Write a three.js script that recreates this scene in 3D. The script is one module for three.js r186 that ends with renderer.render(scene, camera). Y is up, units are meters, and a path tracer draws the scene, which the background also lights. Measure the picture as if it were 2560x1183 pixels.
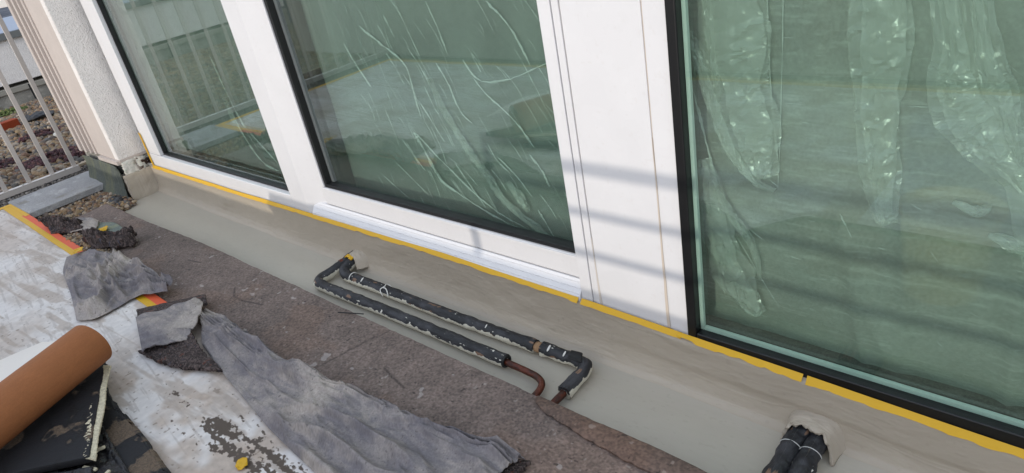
import * as THREE from 'three';
import { RoundedBoxGeometry } from 'three/addons/geometries/RoundedBoxGeometry.js';
import { mergeGeometries, toCreasedNormals } from 'three/addons/utils/BufferGeometryUtils.js';

// ---------------------------------------------------------------- camera, sky, sun, exposure
const scene = new THREE.Scene();
const camera = new THREE.PerspectiveCamera(38.01, 1024 / 473, 0.05, 6000);
camera.position.set(0, 1.45, 1.4);
camera.up.set(-0.19503, 0.87159, -0.44976);
camera.lookAt(-0.65167, 1.45 - 0.45787, 1.4 - 0.60472);

const renderer = new THREE.WebGLRenderer({ antialias: true });
renderer.setSize(1024, 473);
renderer.toneMapping = THREE.LinearToneMapping;
renderer.toneMappingExposure = 0.74;
renderer.shadowMap.enabled = true;
renderer.shadowMap.type = THREE.PCFSoftShadowMap;

const SUN = new THREE.Vector3(0.12, 0.215, 1).normalize();
{
  const w = 256, h = 128, d = new Float32Array(w * h * 4);
  for (let j = 0; j < h; j++) for (let i = 0; i < w; i++) {
    const el = ((j + 0.5) / h - 0.5) * Math.PI, az = ((i + 0.5) / w - 0.5) * 2 * Math.PI;
    const v = new THREE.Vector3(Math.cos(el) * Math.cos(az), Math.sin(el), Math.cos(el) * Math.sin(az));
    const K = 2.25, t = Math.pow(Math.max(0, v.y), 0.55), c = Math.max(0, v.dot(SUN));
    const glow = 0.55 * Math.pow(c, 6) + 1.1 * Math.pow(c, 40);
    let r = 0.80 * (1 - t) + 0.46 * t, g = 0.82 * (1 - t) + 0.55 * t, b = 0.86 * (1 - t) + 0.70 * t;
    r += glow * 0.9; g += glow * 0.8; b += glow * 0.66;
    if (v.y < 0) { const k = Math.min(1, -v.y * 8); r = r * (1 - k) + 0.14 * k; g = g * (1 - k) + 0.15 * k; b = b * (1 - k) + 0.15 * k; }
    d.set([r * K, g * K, b * K, 1], (j * w + i) * 4);
  }
  const sky = new THREE.DataTexture(d, w, h, THREE.RGBAFormat, THREE.FloatType);
  sky.mapping = THREE.EquirectangularReflectionMapping; sky.minFilter = sky.magFilter = THREE.LinearFilter;
  sky.colorSpace = THREE.LinearSRGBColorSpace; sky.needsUpdate = true;
  scene.background = sky; scene.environment = sky;
}
const sun = new THREE.DirectionalLight(new THREE.Color(1, 0.91, 0.79), 2.1);
sun.target.position.set(-2.5, 0.5, 0.3);
sun.position.copy(sun.target.position).addScaledVector(SUN, 22);
sun.castShadow = true; sun.shadow.mapSize.set(4096, 4096); sun.shadow.radius = 1.0;
Object.assign(sun.shadow.camera, { left: -12, right: 12, top: 8, bottom: -8, near: 0.5, far: 60 });
scene.add(sun, sun.target);

// ---------------------------------------------------------------- noise
function rng(seed) { let s = seed >>> 0; return () => { s = (s + 0x6D2B79F5) >>> 0; let t = Math.imul(s ^ (s >>> 15), 1 | s); t = (t + Math.imul(t ^ (t >>> 7), 61 | t)) ^ t; return ((t ^ (t >>> 14)) >>> 0) / 4294967296; }; }
const PERM = new Float32Array(65536); { const r = rng(7); for (let i = 0; i < 65536; i++) PERM[i] = r(); }
const hsh = (x, y, s) => PERM[((x * 73 + y * 9176 + s * 3571 + ((x * y) & 255) * 31) & 65535)];
function vn(x, y, s = 0, px = 4096, py = 4096) {
  const xi = Math.floor(x), yi = Math.floor(y); let fx = x - xi, fy = y - yi;
  fx = fx * fx * (3 - 2 * fx); fy = fy * fy * (3 - 2 * fy);
  const x0 = ((xi % px) + px) % px, x1 = (x0 + 1) % px, y0 = ((yi % py) + py) % py, y1 = (y0 + 1) % py;
  const a = hsh(x0, y0, s), b = hsh(x1, y0, s), c = hsh(x0, y1, s), d = hsh(x1, y1, s);
  return a + (b - a) * fx + (c - a) * fy + (a - b - c + d) * fx * fy;
}
// u, v in 0..1, n cells at the first octave (nx across, ny down), so every pattern tiles
function fbm(u, v, nx, ny, oct, s = 0, gain = 0.5) {
  let t = 0, a = 1, sum = 0;
  for (let o = 0; o < oct; o++) { t += a * vn(u * nx, v * ny, s + o * 17, nx, ny); sum += a; a *= gain; nx *= 2; ny *= 2; }
  return t / sum;
}
const ss = (a, b, x) => { const t = Math.min(1, Math.max(0, (x - a) / (b - a))); return t * t * (3 - 2 * t); };
const mix = (a, b, t) => a + (b - a) * t;
const mix3 = (a, b, t) => [mix(a[0], b[0], t), mix(a[1], b[1], t), mix(a[2], b[2], t)];
const mul3 = (a, k) => [a[0] * k, a[1] * k, a[2] * k];

// fn(u, v) -> [r, g, b, height]; gives a colour map (sRGB bytes) and a bump map, sized in metres
function makeTex(w, h, sx, sy, fn, opts = {}) {
  const c = new Uint8Array(w * h * 4), b = new Uint8Array(w * h * 4);
  for (let j = 0; j < h; j++) for (let i = 0; i < w; i++) {
    const o = fn((i + 0.5) / w, (j + 0.5) / h), k = (j * w + i) * 4, g = Math.max(0, Math.min(255, (o[3] ?? 0.5) * 255));
    c[k] = Math.max(0, Math.min(255, o[0])); c[k + 1] = Math.max(0, Math.min(255, o[1])); c[k + 2] = Math.max(0, Math.min(255, o[2])); c[k + 3] = 255;
    b[k] = b[k + 1] = b[k + 2] = g; b[k + 3] = 255;
  }
  const mk = (d, srgb) => { const t = new THREE.DataTexture(d, w, h); t.wrapS = t.wrapT = THREE.RepeatWrapping; t.magFilter = THREE.LinearFilter; t.minFilter = THREE.LinearMipmapLinearFilter; t.generateMipmaps = true; if (srgb) t.colorSpace = THREE.SRGBColorSpace; t.repeat.set(1 / sx, 1 / sy); if (opts.offset) t.offset.set(opts.offset[0], opts.offset[1]); t.needsUpdate = true; return t; };
  return { map: mk(c, true), bump: opts.noBump ? null : mk(b, false) };
}
const std = (o) => new THREE.MeshStandardMaterial({ roughness: 0.8, metalness: 0, side: THREE.DoubleSide, ...o });
const phys = (o) => new THREE.MeshPhysicalMaterial({ side: THREE.DoubleSide, ...o });

// ---------------------------------------------------------------- geometry helpers (world metres)
function boxUV(g) {
  if (g.userData.ownUV) return g;
  if (!g.attributes.normal) g.computeVertexNormals();
  const p = g.attributes.position, n = g.attributes.normal, uv = new Float32Array(p.count * 2);
  for (let i = 0; i < p.count; i++) {
    const ax = Math.abs(n.getX(i)), ay = Math.abs(n.getY(i)), az = Math.abs(n.getZ(i));
    if (ay >= ax && ay >= az) { uv[2 * i] = p.getX(i); uv[2 * i + 1] = p.getZ(i); }
    else if (ax >= az) { uv[2 * i] = p.getZ(i); uv[2 * i + 1] = p.getY(i); }
    else { uv[2 * i] = p.getX(i); uv[2 * i + 1] = p.getY(i); }
  }
  g.setAttribute('uv', new THREE.BufferAttribute(uv, 2)); return g;
}
function box(x0, x1, y0, y1, z0, z1, r = 0.003) {
  const w = Math.abs(x1 - x0), h = Math.abs(y1 - y0), d = Math.abs(z1 - z0); r = Math.min(r, w / 2.2, h / 2.2, d / 2.2);
  const g = r > 0 ? new RoundedBoxGeometry(w, h, d, 2, r) : new THREE.BoxGeometry(w, h, d);
  g.translate((x0 + x1) / 2, (y0 + y1) / 2, (z0 + z1) / 2); return g;
}
// merge after dropping attributes that differ
function join(list) { return mergeGeometries(list.map((g) => { const q = g.index ? g.toNonIndexed() : g.clone(); boxUV(q); for (const k of Object.keys(q.attributes)) if (!['position', 'normal', 'uv'].includes(k)) q.deleteAttribute(k); return q; })); }
function prism(poly, a, b, plane = 'xy') {  // polygon in a plane, pushed from a to b along the third axis
  const s = new THREE.Shape(poly.map((p) => new THREE.Vector2(p[0], p[1])));
  const g = new THREE.ExtrudeGeometry(s, { depth: b - a, bevelEnabled: false });
  g.translate(0, 0, a);
  if (plane === 'zy') { const p = g.attributes.position; for (let i = 0; i < p.count; i++) { const x = p.getX(i), y = p.getY(i), z = p.getZ(i); p.setXYZ(i, z, y, x); } g.computeVertexNormals(); }
  if (plane === 'xz') { const p = g.attributes.position; for (let i = 0; i < p.count; i++) { const x = p.getX(i), y = p.getY(i), z = p.getZ(i); p.setXYZ(i, x, z, y); } g.computeVertexNormals(); }
  return g;
}
function catmull(p0, p1, p2, p3, t) { const t2 = t * t, t3 = t2 * t; return 0.5 * (2 * p1 + (p2 - p0) * t + (2 * p0 - 5 * p1 + 4 * p2 - p3) * t2 + (3 * p1 - p0 - 3 * p2 + p3) * t3); }
function curveAt(arr, t, get) { const n = arr.length - 1, x = Math.min(n - 1e-6, Math.max(0, t * n)), i = Math.floor(x), f = x - i, c = (k) => get(arr[Math.max(0, Math.min(n, k))]); return catmull(c(i - 1), c(i), c(i + 1), c(i + 2), f); }
// sheet of cloth, board or film with thickness over a grid of control points [x, y, z]
function patch(grid, nu, nv, thick, disp, uvScale = null) {
  const R = [], UV = [];
  for (let i = 0; i <= nu; i++) { R.push([]); UV.push([]);
    for (let j = 0; j <= nv; j++) {
      const u = i / nu, v = j / nv, q = [0, 1, 2].map((k) => { const col = grid.map((row) => curveAt(row, v, (p) => p[k])); return curveAt(col, u, (p) => p); });
      const P = new THREE.Vector3(...q); if (disp) disp(P, u, v); R[i].push(P); UV[i].push(uvScale ? [u * uvScale[0], v * uvScale[1]] : [P.x, P.z]);
    } }
  const N = (i, j) => { const a = R[Math.min(nu, i + 1)][j].clone().sub(R[Math.max(0, i - 1)][j]), b = R[i][Math.min(nv, j + 1)].clone().sub(R[i][Math.max(0, j - 1)]); return b.cross(a).normalize(); };
  const pos = [], uv = [], idx = [], W = nv + 1;
  const up = N(nu >> 1, nv >> 1); const sgn = up.y + up.z * 0.6 < 0 ? -1 : 1;
  for (const side of thick ? [1, -1] : [0]) for (let i = 0; i <= nu; i++) for (let j = 0; j <= nv; j++) { const p = R[i][j].clone().addScaledVector(N(i, j), side * sgn * thick / 2); pos.push(p.x, p.y, p.z); uv.push(...UV[i][j]); }
  const off = (nu + 1) * W;
  for (let i = 0; i < nu; i++) for (let j = 0; j < nv; j++) {
    const a = i * W + j, b = a + 1, c = a + W, d = c + 1;
    if (!thick) { if (sgn > 0) idx.push(a, b, c, b, d, c); else idx.push(a, c, b, b, c, d); continue; }
    if (sgn > 0) { idx.push(a, b, c, b, d, c, off + a, off + c, off + b, off + b, off + c, off + d); } else { idx.push(a, c, b, b, c, d, off + a, off + b, off + c, off + b, off + d, off + c); }
  }
  const rim = []; if (thick) for (let j = 0; j < nv; j++) rim.push([j, j + 1], [nu * W + j + 1, nu * W + j]); if (thick) for (let i = 0; i < nu; i++) rim.push([(i + 1) * W, i * W], [i * W + nv, (i + 1) * W + nv]);
  for (const [a, b] of rim) { if (sgn > 0) idx.push(a, off + a, b, b, off + a, off + b); else idx.push(a, b, off + a, b, off + b, off + a); }
  const g = new THREE.BufferGeometry(); g.setAttribute('position', new THREE.Float32BufferAttribute(pos, 3)); g.setAttribute('uv', new THREE.Float32BufferAttribute(uv, 2)); g.setIndex(idx); g.computeVertexNormals(); g.userData.ownUV = true; return g;
}
function tube(points, r, seg, rad, wob = 0, seed = 0, vspan = 1) {
  const c = new THREE.CatmullRomCurve3(points.map((p) => new THREE.Vector3(...p)), false, 'centripetal');
  const g = new THREE.TubeGeometry(c, seg, r, rad, false), p = g.attributes.position, n = g.attributes.normal, uv = g.attributes.uv, L = c.getLength();
  for (let i = 0; i < p.count; i++) { const a = Math.floor(i / (rad + 1)), k = i % (rad + 1), kk = k % rad; const d = wob * (fbm(a / seg, kk / rad, Math.round(L * 24) + 2, 8, 3, seed) - 0.5) * 2; p.setXYZ(i, p.getX(i) + n.getX(i) * d, p.getY(i) + n.getY(i) * d, p.getZ(i) + n.getZ(i) * d); uv.setXY(i, uv.getX(i) * L, Math.acos(Math.max(-1, Math.min(1, -n.getY(i)))) / Math.PI * vspan); }
  // caps
  const caps = []; for (const [t, s] of [[0, -1], [1, 1]]) { const q = new THREE.CircleGeometry(r * 0.98, rad), T = c.getTangentAt(t).multiplyScalar(s); q.applyQuaternion(new THREE.Quaternion().setFromUnitVectors(new THREE.Vector3(0, 0, 1), T)); const P = c.getPointAt(t); q.translate(P.x, P.y, P.z); caps.push(q); }
  g.computeVertexNormals(); const out = mergeGeometries([g, ...caps].map((q) => q.toNonIndexed())); out.userData.ownUV = true; return out;
}

// ---------------------------------------------------------------- object helpers
const used = new Map();
function numbered(name) { const k = used.get(name) ?? 0; used.set(name, k + 1); return k ? `${name}_${String(k).padStart(3, '0')}` : name; }
function shade(o) { o.castShadow = true; o.receiveShadow = true; return o; }
function thing(name, label, category, at = [0, 0, 0], group) { const o = new THREE.Group(); o.name = numbered(name); o.position.set(...at); o.userData = { label, category }; if (group) o.userData.group = group; scene.add(o); return o; }
function part(name, geo, mat, parent, extra) {
  const g = boxUV(geo).clone(); const w = new THREE.Vector3(); for (let q = parent; q && q !== scene; q = q.parent) w.add(q.position); g.translate(-w.x, -w.y, -w.z);
  const m = shade(new THREE.Mesh(g, mat)); m.name = name; if (extra) Object.assign(m.userData, extra); parent.add(m); return m;
}
function single(name, geo, mat, label, category, group) {
  const g = boxUV(geo).clone(); g.computeBoundingBox(); const b = g.boundingBox, at = [(b.min.x + b.max.x) / 2, b.min.y, (b.min.z + b.max.z) / 2]; g.translate(-at[0], -at[1], -at[2]);
  const m = shade(new THREE.Mesh(g, mat)); m.name = numbered(name); m.position.set(...at); m.userData = { label, category }; if (group) m.userData.group = group; scene.add(m); return m;
}
function struct(name, geo, mat) { const m = shade(new THREE.Mesh(boxUV(geo), mat)); m.name = numbered(name); m.userData = { kind: 'structure' }; scene.add(m); return m; }

// ---------------------------------------------------------------- materials
const tStucco = makeTex(1024, 1024, 0.5, 0.5, (u, v) => {
  const wx = fbm(u, v, 24, 24, 2, 3) * 0.05, h1 = fbm(u + wx, v, 60, 44, 3, 11), h2 = fbm(u, v + wx, 20, 20, 2, 29);
  const ridge = 1 - Math.abs(h1 - 0.5) * 4; const h = 0.55 * Math.max(0, ridge) + 0.35 * h1 + 0.2 * h2;
  const k = 0.96 + 0.05 * fbm(u, v, 8, 8, 4, 50) + 0.03 * (h - 0.5); return [236 * k, 231 * k, 226 * k, h];
});
const mStucco = std({ map: tStucco.map, bumpMap: tStucco.bump, bumpScale: -0.004, roughness: 0.95 });
const mPlaster = std({ map: tStucco.map, bumpMap: tStucco.bump, bumpScale: 0.0008, roughness: 0.95, color: 0xd2cbc7 });  // colour darkened to stand for shade on the pier front
const tFrame = makeTex(512, 512, 0.6, 0.6, (u, v) => { const k = 0.985 + 0.03 * (fbm(u, v, 6, 6, 4, 70) - 0.5); const d = ss(0.72, 0.85, fbm(u, v, 40, 40, 3, 75)) * 0.01; return [224 * (k - d), 223 * (k - d * 1.3), 224 * (k - d * 1.6), fbm(u, v, 64, 64, 3, 80)]; });
const mFrame = phys({ map: tFrame.map, bumpMap: tFrame.bump, bumpScale: 0.00012, roughness: 0.38, specularIntensity: 0.7 });
const mSealant = std({ color: 0xcbc3ba, roughness: 0.9 });
const mRust = std({ color: 0xc9bcae, roughness: 0.95 });
const mGasket = std({ color: 0x101113, roughness: 0.55 });
const mBlack = phys({ color: 0x0b0c0e, roughness: 0.42 });
const mGlass = phys({ color: new THREE.Color(0.918, 0.965, 0.947), transmission: 1, thickness: 0, roughness: 0, ior: 1.6 });
const mGlassIn = phys({ color: new THREE.Color(0.918, 0.965, 0.947), transmission: 1, thickness: 0, roughness: 0, ior: 1.55 });
const mSpacer = phys({ color: new THREE.Color(0.45, 0.57, 0.51), roughness: 0.4 });
const tCoat = makeTex(2048, 1024, 2.4, 1.2, (u, v) => {
  const w = (fbm(u, v, 5, 5, 3, 100) - 0.5) * 0.05;
  const st = fbm(u + w * 0.4, v + w, 64, 110, 4, 101), st2 = fbm(u, v + w * 2, 9, 60, 3, 107), blot = fbm(u, v, 6, 4, 5, 103), rid = Math.pow(Math.max(0, 1 - Math.abs(fbm(u, v + w, 7, 22, 3, 109) - 0.5) * 14), 2);
  const k = 0.95 + 0.09 * (blot - 0.5) + 0.02 * (st - 0.5); const fl = ss(0.77, 0.82, fbm(u, v, 120, 120, 2, 115)) * 0.025;
  return [180 * (k - fl), 173 * (k - fl), 159 * (k - fl), 0.4 * st + 0.1 * st2 + 0.16 * rid + 0.4 * fbm(u, v, 90, 60, 3, 118)];
});
const mCoat = phys({ map: tCoat.map, bumpMap: tCoat.bump, bumpScale: 0.0022, roughness: 0.5, specularIntensity: 0.6 });
const mCoatUp = phys({ map: tCoat.map, bumpMap: tCoat.bump, bumpScale: 0.0038, roughness: 0.48, specularIntensity: 0.5, color: new THREE.Color(1.04, 0.99, 0.96) });
const mCoatFloor = phys({ map: tCoat.map, bumpMap: tCoat.bump, bumpScale: 0.0009, roughness: 0.4, specularIntensity: 0.9 });
const mTape = std({ color: 0xd2a318, roughness: 0.6 });
const mTapePale = std({ color: 0xd8a82a, roughness: 0.65 });
const mTapeRed = std({ color: 0xd85a33, roughness: 0.6 });

// carpet-like mineral felt, a map of its own over the whole strip (x -5.05..0.35, z 0.25..1.0)
const SCUFF = [[[-2.87, 0.46], [-2.8, 0.5], [-2.72, 0.5], [-2.6, 0.47]], [[-1.76, 0.47], [-1.7, 0.485], [-1.62, 0.5]], [[-3.4, 0.44], [-3.3, 0.42]]];
const tFelt = makeTex(2048, 512, 5.4, 0.8, (u, v) => {
  const x = u * 5.4 - 5.05, z = v * 0.8 + 0.25;
  const grain = fbm(u, v, 900, 133, 2, 131), mid = fbm(u, v, 90, 14, 4, 133), big = fbm(u, v, 14, 3, 4, 137), rust = ss(0.56, 0.75, fbm(u, v, 26, 5, 4, 139));
  let c = mix3([97, 86, 80], [123, 108, 101], mid); c = mix3(c, [122, 98, 84], rust * 0.35); c = mul3(c, 0.62 + 0.3 * big + 0.52 * grain);
  const speck = ss(0.83, 0.87, fbm(u, v, 420, 62, 2, 141)); c = mix3(c, [168, 160, 152], speck * 0.45);
  const dark = ss(0.82, 0.88, fbm(u, v, 420, 64, 2, 149)); c = mul3(c, 1 - 0.35 * dark);
  const spl = ss(0.8, 0.83, fbm(u, v, 130, 20, 3, 151)); c = mix3(c, [186, 180, 176], spl * 0.55);
  // worn seam across the strip
  const xs = -1.93 - (z - 0.3) * 0.25 + (fbm(u, v, 60, 20, 3, 157) - 0.5) * 0.02; const seam = Math.exp(-Math.pow((x - xs) / 0.006, 2)); c = mul3(c, 1 - 0.25 * seam * ss(0.3, 0.5, mid));
  for (const A of SCUFF) for (let k = 0; k < A.length - 1; k++) { const [ax, az] = A[k], [bx, bz] = A[k + 1], dx = bx - ax, dz = bz - az, t = Math.max(0, Math.min(1, ((x - ax) * dx + (z - az) * dz) / (dx * dx + dz * dz))), d = Math.hypot(x - ax - t * dx, z - az - t * dz); if (d < 0.012) c = mul3(c, 1 - 0.4 * Math.exp(-Math.pow(d / 0.0045, 2)) * ss(0.3, 0.5, grain)); }
  return [c[0], c[1], c[2], 0.7 * grain + 0.3 * mid - 0.3 * seam];
}, { offset: [5.05 / 5.4, -0.25 / 0.8] });
const mFelt = std({ map: tFelt.map, bumpMap: tFelt.bump, bumpScale: 0.004, roughness: 1 });

// white cover sheet, own map (x -5.75..-0.75, z 0.68..2.6)
const tSheet = makeTex(2048, 1024, 5, 1.92, (u, v) => {
  const x = u * 5 - 5.75, z = v * 1.92 + 0.68, w = (fbm(u, v, 20, 8, 3, 200) - 0.5) * 0.1;
  const st = fbm(u * 0.8 + v * 0.3 + w, v + u * 0.2, 30, 60, 4, 201), bl = fbm(u, v, 16, 7, 5, 203), fine = fbm(u, v, 260, 100, 3, 205);
  let c = [218, 212, 207]; c = mix3(c, [186, 172, 160], ss(0.42, 0.7, bl) * 0.7); c = mix3(c, [164, 148, 134], ss(0.52, 0.7, st) * 0.55); c = mix3(c, [160, 150, 142], ss(0.62, 0.7, fbm(u * 0.6 + v * 0.4 + w, v - u * 0.3, 40, 130, 3, 207)) * 0.35); c = mul3(c, 0.93 + 0.12 * fine);
  // dried mud, thick beside the grey fleece
  const near = Math.exp(-Math.pow((z - (0.95 + (x + 2) * 0.03)) / 0.085, 2)) * ss(-2.65, -2.2, x) * ss(-1.2, -1.5, x) * (0.6 + 0.4 * ss(-2.1, -1.85, x));
  const m1 = 0.55 * fbm(u * 0.5 + v * 0.1 + w * 0.3, v - u * 0.1, 60, 60, 3, 211) + 0.45 * fbm(u * 0.9 + v * 0.05, v - u * 0.3, 300, 190, 3, 212), mud = ss(0.0, 0.04, m1 - 0.79 + near * 0.36);
  c = mix3(c, [78, 66, 56], mud * 0.93);
  const tan = ss(0.45, 0.62, fbm(u, v, 24, 10, 4, 214)) * ss(-3.2, -2.4, x) * 0.75; c = mix3(c, mul3([176, 158, 142], 0.9 + 0.2 * fine), tan * (1 - mud));
  const sp = ss(0.8, 0.84, fbm(u, v, 330, 126, 2, 217)); c = mix3(c, [120, 106, 94], sp * 0.5);
  return [c[0], c[1], c[2], 0.5 * fine + 0.3 * st + 0.35 * mud];
}, { offset: [5.75 / 5, -0.68 / 1.92] });
const mSheet = std({ map: tSheet.map, bumpMap: tSheet.bump, bumpScale: 0.0015, roughness: 0.75 });

const tFleece = makeTex(1024, 1024, 0.9, 0.9, (u, v) => {
  const w = (fbm(u, v, 6, 6, 3, 300) - 0.5) * 0.12, st = fbm(u + w, v - w, 12, 30, 5, 301), bl = fbm(u, v, 5, 5, 5, 303), fi = fbm(u, v, 220, 220, 2, 305), wr = Math.pow(Math.max(0, 1 - Math.abs(fbm(u + w, v + w, 7, 11, 4, 309) - 0.5) * 9), 2);
  const hair = fbm(u + w * 0.6, v - w * 0.4, 26, 90, 4, 315); let c = mix3([112, 107, 108], [142, 134, 128], ss(0.3, 0.7, 0.6 * st + 0.4 * hair)); c = mix3(c, [100, 96, 101], ss(0.48, 0.7, fbm(u + w, v + w, 3, 4, 4, 317)) * 0.55); c = mix3(c, [166, 156, 146], ss(0.5, 0.74, fbm(u + w, v - w, 3, 6, 4, 311)) * 0.6); c = mul3(c, 0.9 + 0.2 * fi); c = mul3(c, 1.1 - 0.08 * wr);  // wr paints crease shade into the colour as thin darker lines
  const sp = ss(0.8, 0.84, fbm(u, v, 120, 120, 2, 313)); c = mix3(c, [84, 78, 76], sp * 0.5);
  return [c[0], c[1], c[2], 0.2 * fi + 0.35 * hair + 0.35 * st];
});
const crease = (x, z, a, sc, seed) => { const c = Math.cos(a), n = Math.sin(a), p = (x * c + z * n) * sc + 40, q = (-x * n + z * c) * sc + 40, w = vn(p * 0.7, q * 0.7, seed) * 1.6; return Math.pow(Math.max(0, 1 - Math.abs(vn(p * 0.35 + w * 0.4, q * 1.5 + w, seed + 1) * 0.65 + vn(p * 0.8, q * 3.1 + w, seed + 2) * 0.35 - 0.5) * 7), 1.6); };
const mFleece = std({ map: tFleece.map, bumpMap: tFleece.bump, bumpScale: 0.002, roughness: 0.95 });
const tDarkFelt = makeTex(512, 512, 0.3, 0.3, (u, v) => { const w = (fbm(u, v, 8, 8, 3, 320) - 0.5) * 0.1, f = fbm(u + w, v - w, 60, 90, 4, 321), r = fbm(u, v, 20, 20, 3, 323); let c = mix3([50, 42, 40], [104, 90, 86], ss(0.3, 0.75, f)); c = mix3(c, [120, 66, 50], ss(0.74, 0.8, r) * 0.5); c = mix3(c, [74, 80, 104], ss(0.74, 0.8, fbm(u, v, 22, 22, 3, 327)) * 0.4); return [...c, f]; });
const mDarkFelt = std({ map: tDarkFelt.map, bumpMap: tDarkFelt.bump, bumpScale: 0.008, roughness: 1 });
const tBit = makeTex(1024, 1024, 0.6, 0.6, (u, v) => {
  const w = (fbm(u, v, 5, 5, 3, 340) - 0.5) * 0.16, p = fbm(u + w, v + w, 6, 6, 5, 341), f = fbm(u, v, 160, 160, 3, 343); const br = ss(0.49, 0.56, p);
  let c = mix3([24, 24, 27], mul3([98, 82, 66], 0.7 + 0.6 * f), br); const edge = Math.exp(-Math.pow((p - 0.5) / 0.02, 2)); c = mul3(c, 1 - 0.5 * edge); return [...c, 0.5 * f * (0.3 + br) + 0.3 * p];
});
const mBit = std({ map: tBit.map, bumpMap: tBit.bump, bumpScale: 0.005, roughness: 0.7 });
const tTar = makeTex(512, 512, 0.4, 0.4, (u, v) => { const f = fbm(u, v, 14, 14, 5, 361), g = fbm(u, v, 90, 90, 2, 363); let c = mix3([16, 16, 19], [44, 42, 44], ss(0.4, 0.7, f)); c = mix3(c, [150, 130, 100], ss(0.82, 0.86, g) * 0.5); return [...c, f]; });
const mTar = phys({ map: tTar.map, bumpMap: tTar.bump, bumpScale: 0.012, roughness: 0.45 });
const tTorn = makeTex(256, 256, 0.12, 0.12, (u, v) => { const f = fbm(u, v, 24, 24, 4, 371); const k = 0.8 + 0.3 * f; return [216 * k, 205 * k, 176 * k, f]; });
const mTorn = std({ map: tTorn.map, bumpMap: tTorn.bump, bumpScale: 0.0015, roughness: 1 });
const tPaper = makeTex(512, 512, 0.5, 0.5, (u, v) => { const f = fbm(u, v, 120, 20, 3, 381), b = fbm(u, v, 5, 5, 4, 383), g = fbm(u, v, 200, 200, 1, 385); const k = 0.9 + 0.08 * f + 0.08 * b + 0.07 * (g - 0.5); return [156 * k, 97 * k, 55 * k, 0.5 * f + 0.5 * g]; });
const mPaper = std({ map: tPaper.map, bumpMap: tPaper.bump, bumpScale: 0.0005, roughness: 0.78 });
const mWhitePaper = std({ color: 0xe4dcd2, roughness: 0.85 });
const tSlab = makeTex(1024, 1024, 0.7, 0.7, (u, v) => { const f = fbm(u, v, 150, 150, 3, 401), b = fbm(u, v, 4, 4, 5, 403), s = fbm(u, v, 9, 14, 4, 405); let c = mix3([142, 142, 143], [170, 169, 168], b); c = mix3(c, [194, 193, 192], ss(0.58, 0.75, s) * 0.5); c = mix3(c, [116, 108, 92], ss(0.6, 0.75, fbm(u, v, 6, 6, 4, 409)) * 0.4); return [...mul3(c, 0.86 + 0.26 * f), f]; });
const mSlab = std({ map: tSlab.map, bumpMap: tSlab.bump, bumpScale: 0.002, roughness: 0.95 });
const tMineral = makeTex(512, 512, 0.35, 0.35, (u, v) => { const f = fbm(u, v, 130, 130, 2, 421), b = fbm(u, v, 5, 5, 4, 423); let c = mix3([62, 68, 66], [104, 108, 98], f); c = mix3(c, [120, 120, 88], ss(0.5, 0.7, b) * 0.4); return [...c, f]; });
const mMineral = std({ map: tMineral.map, bumpMap: tMineral.bump, bumpScale: 0.003, roughness: 0.95 });
const mMineralPale = std({ map: tMineral.map, bumpMap: tMineral.bump, bumpScale: 0.002, roughness: 0.95, color: new THREE.Color(1.9, 1.95, 2.0) });
const mMetal = std({ color: 0xb9bab6, roughness: 0.55 });
const mRail = std({ map: tFrame.map, color: 0xece4da, roughness: 0.5 });
const tCop = makeTex(256, 256, 0.12, 1, (u, v) => { const f = fbm(u, v, 20, 10, 4, 441), b = fbm(u, v, 4, 3, 4, 443); let c = mix3([96, 52, 36], [148, 82, 54], f); c = mix3(c, [62, 40, 34], ss(0.5, 0.75, b) * 0.7); return [...c, f]; });
const mCopper = phys({ color: 0xb8a090, map: tCop.map, bumpMap: tCop.bump, bumpScale: 0.0012, roughness: 0.5, metalness: 0.25 });
// black foam insulation, grey coating slopped up both sides of its foot; v runs once round the tube
function pipeTex(L, seed, side) {
  return makeTex(1024, 128, L, 1, (u, v) => {
    const f = fbm(u, v, Math.round(L * 130), 20, 3, seed), b = fbm(u, v, Math.round(L * 20), 4, 4, seed + 2), e = fbm(u, v, Math.round(L * 70), 3, 4, seed + 4), e2 = fbm(u, v, Math.round(L * 9), 1, 3, seed + 5);
    const a = v;                                                   // 0 at the foot, 1 at the crown
    let c = mix3([24, 25, 28], [58, 58, 62], ss(0.35, 0.75, b) * 0.8 + f * 0.2);
    const paint = ss(0, 0.015, side + (e2 - 0.5) * 0.26 + (e - 0.5) * 0.24 - a), fleck = ss(0.785, 0.8, fbm(u, v, Math.round(L * 40), 7, 4, seed + 7)), brown = ss(0.72, 0.78, fbm(u, v, Math.round(L * 16), 4, 4, seed + 9)) * 0.7;
    c = mix3(c, [150, 112, 84], brown); c = mix3(c, [205, 202, 190], fleck); c = mix3(c, [198, 193, 176], paint);
    return [...c, 0.4 * f + 0.3 * b + 0.35 * paint];
  });
}
const pipeMat = (L, seed, side) => { const t = pipeTex(L, seed, side); return std({ map: t.map, bumpMap: t.bump, bumpScale: 0.003, roughness: 0.62 }); };
const mFoam = pipeMat(0.4, 480, 0);
const mString = std({ color: 0xd8d6cf, roughness: 0.7 });
const mConcrete = std({ map: tSlab.map, bumpMap: tSlab.bump, bumpScale: 0.002, roughness: 0.95, color: 0xe8e4d8 });

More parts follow.
